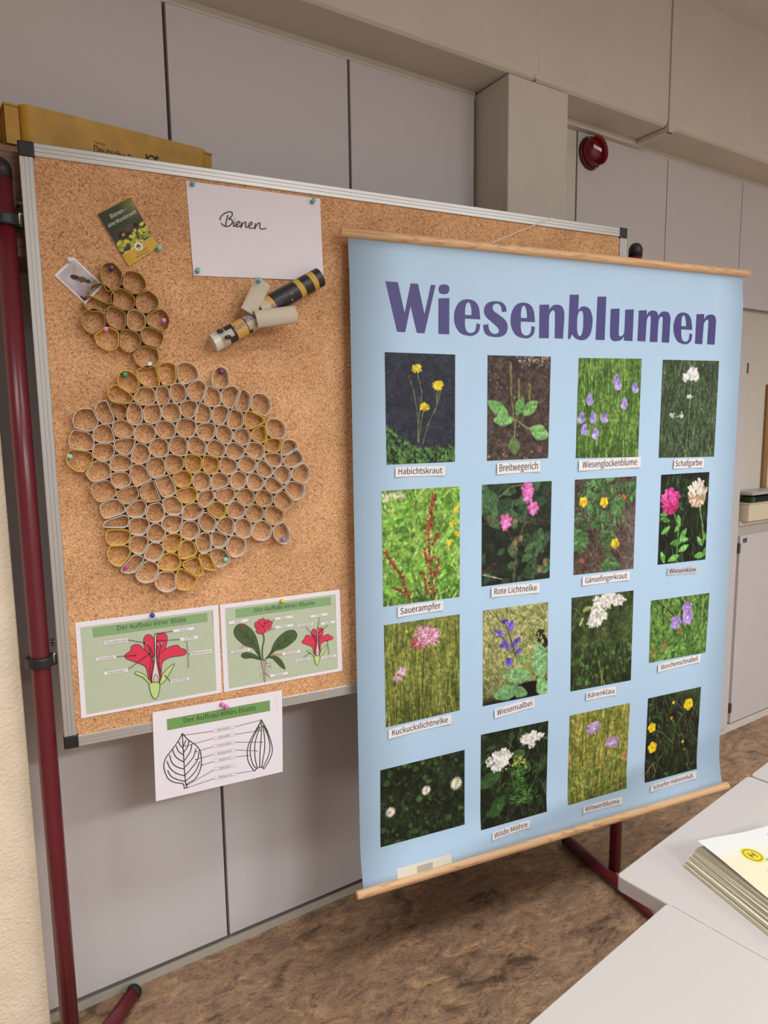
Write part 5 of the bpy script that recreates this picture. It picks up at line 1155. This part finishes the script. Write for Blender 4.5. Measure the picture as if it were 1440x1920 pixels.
def honeycomb(name, label, cells, frm, sc, cat, rad, matf, seeds):
    pts = [np.array(bpx(frm[0]+c_[0]/sc, frm[1]+c_[1]/sc, RIM)) for c_ in cells]
    rn = random.Random(seeds)
    cen = np.mean(pts, axis=0); rt = root(name, BF.P(cen[0], min(p[1] for p in pts)-0.02, 0), label, cat)
    for i, c_ in enumerate(cells):
        p = pts[i]; sh_ = c_[3] if len(c_) > 3 else None
        rx, ry, an = sh_ if sh_ else (1.0, 1.0, 0.0)
        base = []
        for k in range(20):
            t = 2*math.pi*k/20; x = rad*rx*math.cos(t); y = rad*ry*math.sin(t); a = math.radians(an)
            base.append((p[0]+x*math.cos(a)-y*math.sin(a), p[1]+x*math.sin(a)+y*math.cos(a)))
        for j, q_ in enumerate(pts):
            if j == i: continue
            d = q_-p; L = np.hypot(*d)
            if L > 2.6*rad: continue
            w = (rx if sh_ else 1.0); m_ = p+d*0.5
            if sh_ or (len(cells[j]) > 3):
                a_i = 0.46 if sh_ else (0.54 if len(cells[j]) > 3 else 0.5)
                if sh_ and len(cells[j]) > 3: a_i = 0.5
                m_ = p+d*a_i
            m_ = m_-d/L*0.0007
            base = clip_poly(base, m_[0], m_[1], d[0]/L, d[1]/L)
        if len(base) < 4: continue
        # remove tiny edges, round the corners a little
        lp = [base[0]]
        for b_ in base[1:]:
            if math.hypot(b_[0]-lp[-1][0], b_[1]-lp[-1][1]) > 0.0025: lp.append(b_)
        lp = [(x+rn.gauss(0, 0.0004), y+rn.gauss(0, 0.0004)) for x, y in lp]
        out = []
        for k in range(len(lp)):
            a, b_ = np.array(lp[k]), np.array(lp[(k+1) % len(lp)])
            out += [tuple(a*.8+b_*.2), tuple(a*.2+b_*.8)]
        make('paper_ring', *ring_geo(out), matf(c_[2]), rt)
    return rt
V_ = (0.62, 1.1, 0); VT = (0.62, 1.15, 18); 
BIG = [(415, 230, 'y', (.8, 1.1, 30)), (522, 195, 'y'), (618, 180, 'y'), (718, 180, 'g'), (370, 295, 'y', (1.05, .8, -30)), (505, 295, 'g'), (595, 290, 'g', (.72, 1.15, -8)), (677, 280, 'g'), (768, 270, 'g'), (905, 210, 'g', (.72, 1.1, -5)), (865, 305, 'g'), (950, 300, 'g'), (1028, 330, 'g', (.78, 1.1, 8)), (1115, 345, 'g'),
 (183, 432, 'g'), (285, 400, 'g', (.8, 1.15, 10)), (358, 375, 'o', (.72, 1.15, 28)), (440, 395, 'g'), (530, 392, 'g'), (640, 385, 'g'), (735, 365, 'g'), (812, 390, 'g'), (903, 395, 'g'), (985, 427, 'g'), (1078, 430, 'y'), (273, 503, 'g'), (375, 475, 'g'), (500, 497, 'g'), (608, 475, 'g'), (718, 465, 'g'), (828, 490, 'g'), (925, 505, 'g'), (1020, 515, 'g'), (1115, 500, 'y'), (1197, 480, 'g'),
 (160, 540, 'g'), (150, 635, 'y'), (275, 595, 'g'), (388, 570, 'g'), (470, 605, 'g'), (572, 572, 'g'), (678, 567, 'g'), (778, 565, 'g'), (880, 575, 'g'), (985, 590, 'g'), (1090, 590, 'g'), (1192, 565, 'y'), (1262, 580, 'g', (1, .75, 25)), (250, 698, 'g'), (363, 658, 'g'), (462, 720, 'g'), (555, 675, 'g'), (657, 660, 'b'), (757, 660, 'y'), (853, 668, 'y'), (945, 675, 'g'), (1050, 662, 'g'), (1145, 690, 'g'), (1190, 638, 'g'), (1293, 640, 'g'), (1238, 718, 'g'), (1330, 715, 'g'),
 (370, 750, 'g'), (280, 805, 'b'), (405, 832, 'b'), (522, 818, 'b'), (610, 785, 'g'), (697, 745, 'y'), (723, 830, 'y'), (803, 755, 'g'), (905, 755, 'g'), (1000, 750, 'g'), (1093, 760, 'g'), (1190, 775, 'g'), (1303, 800, 'g'), (825, 850, 'g', (.85, 1.1, -10)), (930, 830, 'g'), (1040, 843, 'b'), (1140, 847, 'b'), (1238, 857, 'b'),
 (328, 905, 'g'), (455, 905, 'g'), (550, 925, 'g'), (650, 893, 'g'), (750, 918, 'g'), (885, 910, 'y'), (990, 910, 'g'), (1090, 928, 'b'), (1187, 937, 'b'), (360, 980, 'g', (1.25, .72, 14)), (465, 998, 'g'), (640, 985, 'g'), (833, 975, 'g'), (743, 1020, 'g'), (935, 1000, 'g'), (1025, 1005, 'g'), (1127, 1015, 'g'), (1232, 1033, 'g', (.72, 1.1, 22)),
 (357, 1052, 'y'), (557, 1040, 'g'), (467, 1098, 'g'), (640, 1090, 'y'), (725, 1125, 'y'), (815, 1087, 'g'), (897, 1075, 'g'), (980, 1105, 'g'), (365, 1150, 'y'), (545, 1135, 'g'), (440, 1198, 'g', (1.2, .72, 22)), (625, 1192, 'y'), (508, 1240, 'g'), (763, 1215, 'y'), (830, 1190, 'y', (1.15, .66, -30)), (892, 1160, 'g'), (615, 1290, 'g'), (712, 1282, 'y')]
MF = {'g': R_G, 'y': R_Y, 'o': R_O, 'n': R_N, 'b': R_B}
honeycomb('paper_honeycomb', 'large honeycomb of grey and yellow cardboard rings pinned to the cork', BIG, (100, 640), 2.88, 'honeycomb', 0.0265, lambda c_: MF[c_], 3)
SML = [(560, 290, 'o', (.85, 1.25, 12)), (820, 355, 'o'), (705, 560, 'o'), (985, 600, 'o'), (610, 800, 'o'), (855, 825, 'n'), (1125, 825, 'o'), (330, 840, 'o'), (500, 1040, 'y'), (790, 1080, 'o'), (1050, 1030, 'o'), (990, 1280, 'o')]
hc = honeycomb('paper_honeycomb', 'small honeycomb of ochre cardboard rings above the large one', SML, (130, 480), 6.857, 'honeycomb', 0.0255, lambda c_: {'o': R_O, 'n': R_B, 'y': R_Y}[c_], 5)
def S5(pts): return [bpx(130+x/6.857, 480+y/6.857, RIM) for x, y in pts]
for pts in ([(275, 500), (262, 430), (300, 370), (380, 348), (450, 365), (560, 470), (562, 600)], [(205, 508), (270, 515), (400, 575), (520, 622), (555, 605)], [(170, 580), (200, 650), (270, 705), (380, 715), (470, 738), (515, 650)]):
    make('paper_ring', *ring_geo(S5(smooth_loop(pts, 4, False)), False), R_O, hc)

# ------------------------------------------------------------------ bee made of cardboard rolls
def B7(x, y, off): return bpx(380+x/6, 490+y/6, off)
bee = root('cardboard_bee', BF.P(*B7(600, 640, -0.02), -0.0), 'bee made of cardboard rolls with black and yellow stripes, pinned by one wing', 'craft bee')
M_CARD = mat('taped_cardboard', (196, 184, 164), 0.5, noise=0.05, nscale=40); M_CARDI = mat('cardboard_inside', (150, 132, 108), 0.85); M_BLK = mat('black_marker', (44, 40, 42), 0.4); M_YEL = mat('ochre_paint', (206, 168, 72), 0.6); M_ORG = mat('yellow_orange_print', (214, 166, 84), 0.5); M_LIL = mat('purple_ink', (104, 88, 150), 0.6); M_WHT = mat('clear_tape', (222, 216, 206), 0.25)
class Roll:
    def __init__(s, p0, p1, off, r):
        s.A = BF.P(*B7(*p0, off), off); s.B = BF.P(*B7(*p1, off), off); s.r = r; s.t = (s.B-s.A); s.L = np.linalg.norm(s.t); s.t = s.t/s.L
        s.o = -BF.n; s.w = np.cross(s.t, s.o); s.w /= np.linalg.norm(s.w)
        if s.w[2] < 0: s.w = -s.w
    def P(s, h, phi, r=None, k=1.0):
        r = s.r if r is None else r; return s.A+s.t*h+r*(math.cos(phi)*s.o*k+math.sin(phi)*s.w)
    def tube(s, name, h0, h1, material, par, dr=0.0, k=1.0, th=0.0007, phi=(0, 2*math.pi), seg=36, slant=0.0):
        V = []; F = []; full = phi[1]-phi[0] > 6.2; n = seg if full else seg+1
        for r_ in (s.r+dr, s.r+dr-th):
            for h in (h0, h1):
                for i in range(n):
                    a = phi[0]+(phi[1]-phi[0])*i/seg; V.append(s.P(h+slant*math.sin(a)*s.r, a, r_, k))
        ix = lambda l, i: l*n+(i % n)
        for i in range(seg):
            F += [[ix(0, i), ix(0, i+1), ix(1, i+1), ix(1, i)], [ix(2, i), ix(3, i), ix(3, i+1), ix(2, i+1)], [ix(0, i), ix(2, i), ix(2, i+1), ix(0, i+1)], [ix(1, i), ix(1, i+1), ix(3, i+1), ix(3, i)]]
        if not full: F += [[ix(0, 0), ix(1, 0), ix(3, 0), ix(2, 0)], [ix(0, seg), ix(2, seg), ix(3, seg), ix(1, seg)]]
        return make(name, V, F, material, par, smooth=False)
    def text(s, txt, h0, h1, phi, material, par, hs=1.0, dr=0.0006):
        V, F, W = text_geo(txt); k = (h1-h0)/W
        return make('lettering', [s.P(h0+v[0]*k, phi+v[1]*k*hs/s.r, s.r+dr) for v in V], F, material, par)
ab = Roll((640, 555), (1318, 178), -0.024, 0.0205)
o = ab.tube('abdomen_roll', 0, ab.L, M_CARD, bee)
H = ab.L
for h0, h1, mm in ((.13, .20, M_ORG), (.20, .60, M_BLK), (.60, .68, M_YEL), (.68, .82, M_BLK), (.82, .90, M_YEL), (.90, 1.0, M_BLK)):
    ab.tube('stripe', H*h0+0.0001, H*h1-0.0001, mm, o, dr=0.0004, th=0.0002, slant=-0.10 if h1 < 1 else 0)
ab.text('Sam', H*.14, H*.30, -0.55, M_LIL, o, 1.0, 0.0010)
make('foil_scrap', *(lambda q: ([ab.P(*p_, 0.0216) for p_ in q], [[0, 1, 2, 3]]))([(H*.47, -.05), (H*.485, -.02), (H*.455, -.75), (H*.44, -.75)]), M_WHT, o)
hd = Roll((118, 925), (610, 655), -0.024, 0.0185)
o = hd.tube('thorax_roll', 0, hd.L, M_CARD, bee, slant=0.08); H = hd.L
hd.tube('face_tape', -0.0005, H*.14, M_WHT, o, dr=0.0005, th=0.0002, slant=0.08)
hd.tube('face_patch', H*.30, H*.47, M_BLK, o, dr=0.0005, th=0.0002, phi=(-1.4, -0.35))
hd.tube('face_patch', H*.30, H*.47, M_BLK, o, dr=0.0005, th=0.0002, phi=(0.55, 1.5))
hd.tube('face_patch', H*.42, H*.47, M_BLK, o, dr=0.0006, th=0.0002, phi=(-0.4, 0.6))
hd.tube('yellow_band', H*.47, H*.72, M_ORG, o, dr=0.0005, th=0.0002)
hd.tube('dark_edge', H*.715, H*.735, M_BLK, o, dr=0.0006, th=0.0002)
hd.tube('dark_edge', H*.735, H*.80, M_BLK, o, dr=0.0006, th=0.0002, phi=(-1.5, -0.75))
hd.text('Sam', H*.47, H*.70, 0.0, M_LIL, o, 1.1, 0.0011); hd.text('elle', H*.74, H*.97, 0.25, M_LIL, o, 1.2, 0.0011)
for ph, hh in ((0.85, .24), (-0.25, .30)):
    c_ = hd.P(H*hh, ph, 0.0185)
    tube('feeler', [c_, c_+hd.o*0.006-hd.t*0.001, c_+hd.o*0.008-hd.t*0.006+hd.w*0.002, c_+hd.o*0.007-hd.t*0.011+hd.w*0.003], [0.0042, 0.0042, 0.0038, 0.003], M_BLK, o, seg=10)
V = [hd.P(H*0.02*0+hd.r*0.08*math.sin(a)+0.0005, a, hd.r*0.97) for a in np.linspace(0, 6.283, 30, endpoint=False)]
make('face_disc', V, [list(range(30))], mat('face_paper', (214, 206, 194), 0.7), o)
w1 = Roll((512, 575), (682, 222), -0.040, 0.0175); w1.tube('wing', 0, w1.L, M_CARD, bee, k=0.18)
w2 = Roll((596, 655), (1052, 592), -0.046, 0.0185); w2.tube('wing', 0, w2.L, M_CARD, bee, k=0.45, slant=-0.05)

# ------------------------------------------------------------------ push pins
PC = {'mint': (150, 206, 196), 'teal': (120, 190, 190), 'white': (226, 226, 222), 'pink': (226, 130, 188), 'magenta': (200, 60, 160), 'plum': (130, 40, 120), 'violet': (150, 120, 190), 'slate': (86, 78, 120), 'blue': (30, 66, 170), 'yellow': (238, 206, 46), 'green': (70, 150, 120)}
def pin(x, y, col, label, base=BO-0.001, tilt=(0.0, 0.15)):
    s, z = bpx(x, y, base-0.008); b0 = BF.P(s, z, base)
    axis = -BF.n+BF.a*tilt[0]+np.array([0, 0, tilt[1]]); axis /= np.linalg.norm(axis)
    b0 = b0-axis*0.001
    V, F = lathe_geo([(0.0008, -0.004), (0.0008, 0.0), (0.0048, 0.0004), (0.0050, 0.0016), (0.0030, 0.0030), (0.0026, 0.0075), (0.0034, 0.0098), (0.0047, 0.0110), (0.0047, 0.0125), (0.0040, 0.0132), (0.0005, 0.0134)], b0, axis, 18)
    o = make('push_pin', V, F, mat('pin_'+col, PC[col], 0.3), None, loc=b0, smooth=True)
    tag(o, label, 'push pin', 'push pins in the pinboard'); return o
for a in ((362, 344, 'teal', 'teal push pin beside the white sheet edge, above the word Bienen'), (588, 377, 'teal', 'teal push pin in the white sheet corner next to the flower chart'), (371, 508, 'teal', 'teal push pin low on the white sheet, facing the ochre rings'),
          (299, 466, 'mint', 'mint push pin at the tip of the bee booklet'), (131, 488.5, 'white', 'white push pin holding the bee photo'), (286, 1155, 'blue', 'dark blue push pin on the red blossom sheet'), (530, 1128, 'yellow', 'yellow push pin on the whole plant sheet')): pin(*a)
for a in ((416.5, 1322.5, 'pink', 'pale pink push pin on the leaf sheet, clear of the title bar'), (423, 1326, 'pink', 'pale pink push pin on the leaf sheet, touching the title bar')): pin(*a[:4], base=B3-0.0005, tilt=(0.25, 0.1))
pin(487, 526, 'teal', 'teal push pin through the upright wing of the cardboard bee', base=-0.0435)
RB = -0.006
for a in ((209, 503, 'slate', 'slate purple push pin inside the topmost ochre ring'), (307, 602, 'pink', 'pink push pin at the rim of an ochre ring facing the cardboard bee'), (198.5, 618.5, 'pink', 'pink push pin between two ochre rings'), (280.5, 684, 'white', 'whitish push pin in the ochre ring nearest the large honeycomb'), (234.5, 703.5, 'green', 'green push pin inside a pointed yellow ring'), (131, 857, 'mint', 'mint push pin in the yellow ring nearest the board frame'), (415.5, 697.5, 'plum', 'plum push pin in the pointed grey ring sticking up alone'), (553, 848, 'slate', 'slate push pin in a grey ring nearest the flower chart'), (532, 1012, 'violet', 'violet push pin in the drooping grey ring'), (423, 1050, 'mint', 'mint push pin in a low grey ring of the large honeycomb'), (237.5, 1064.5, 'magenta', 'magenta push pin in a low grey ring')): pin(*a, base=RB)
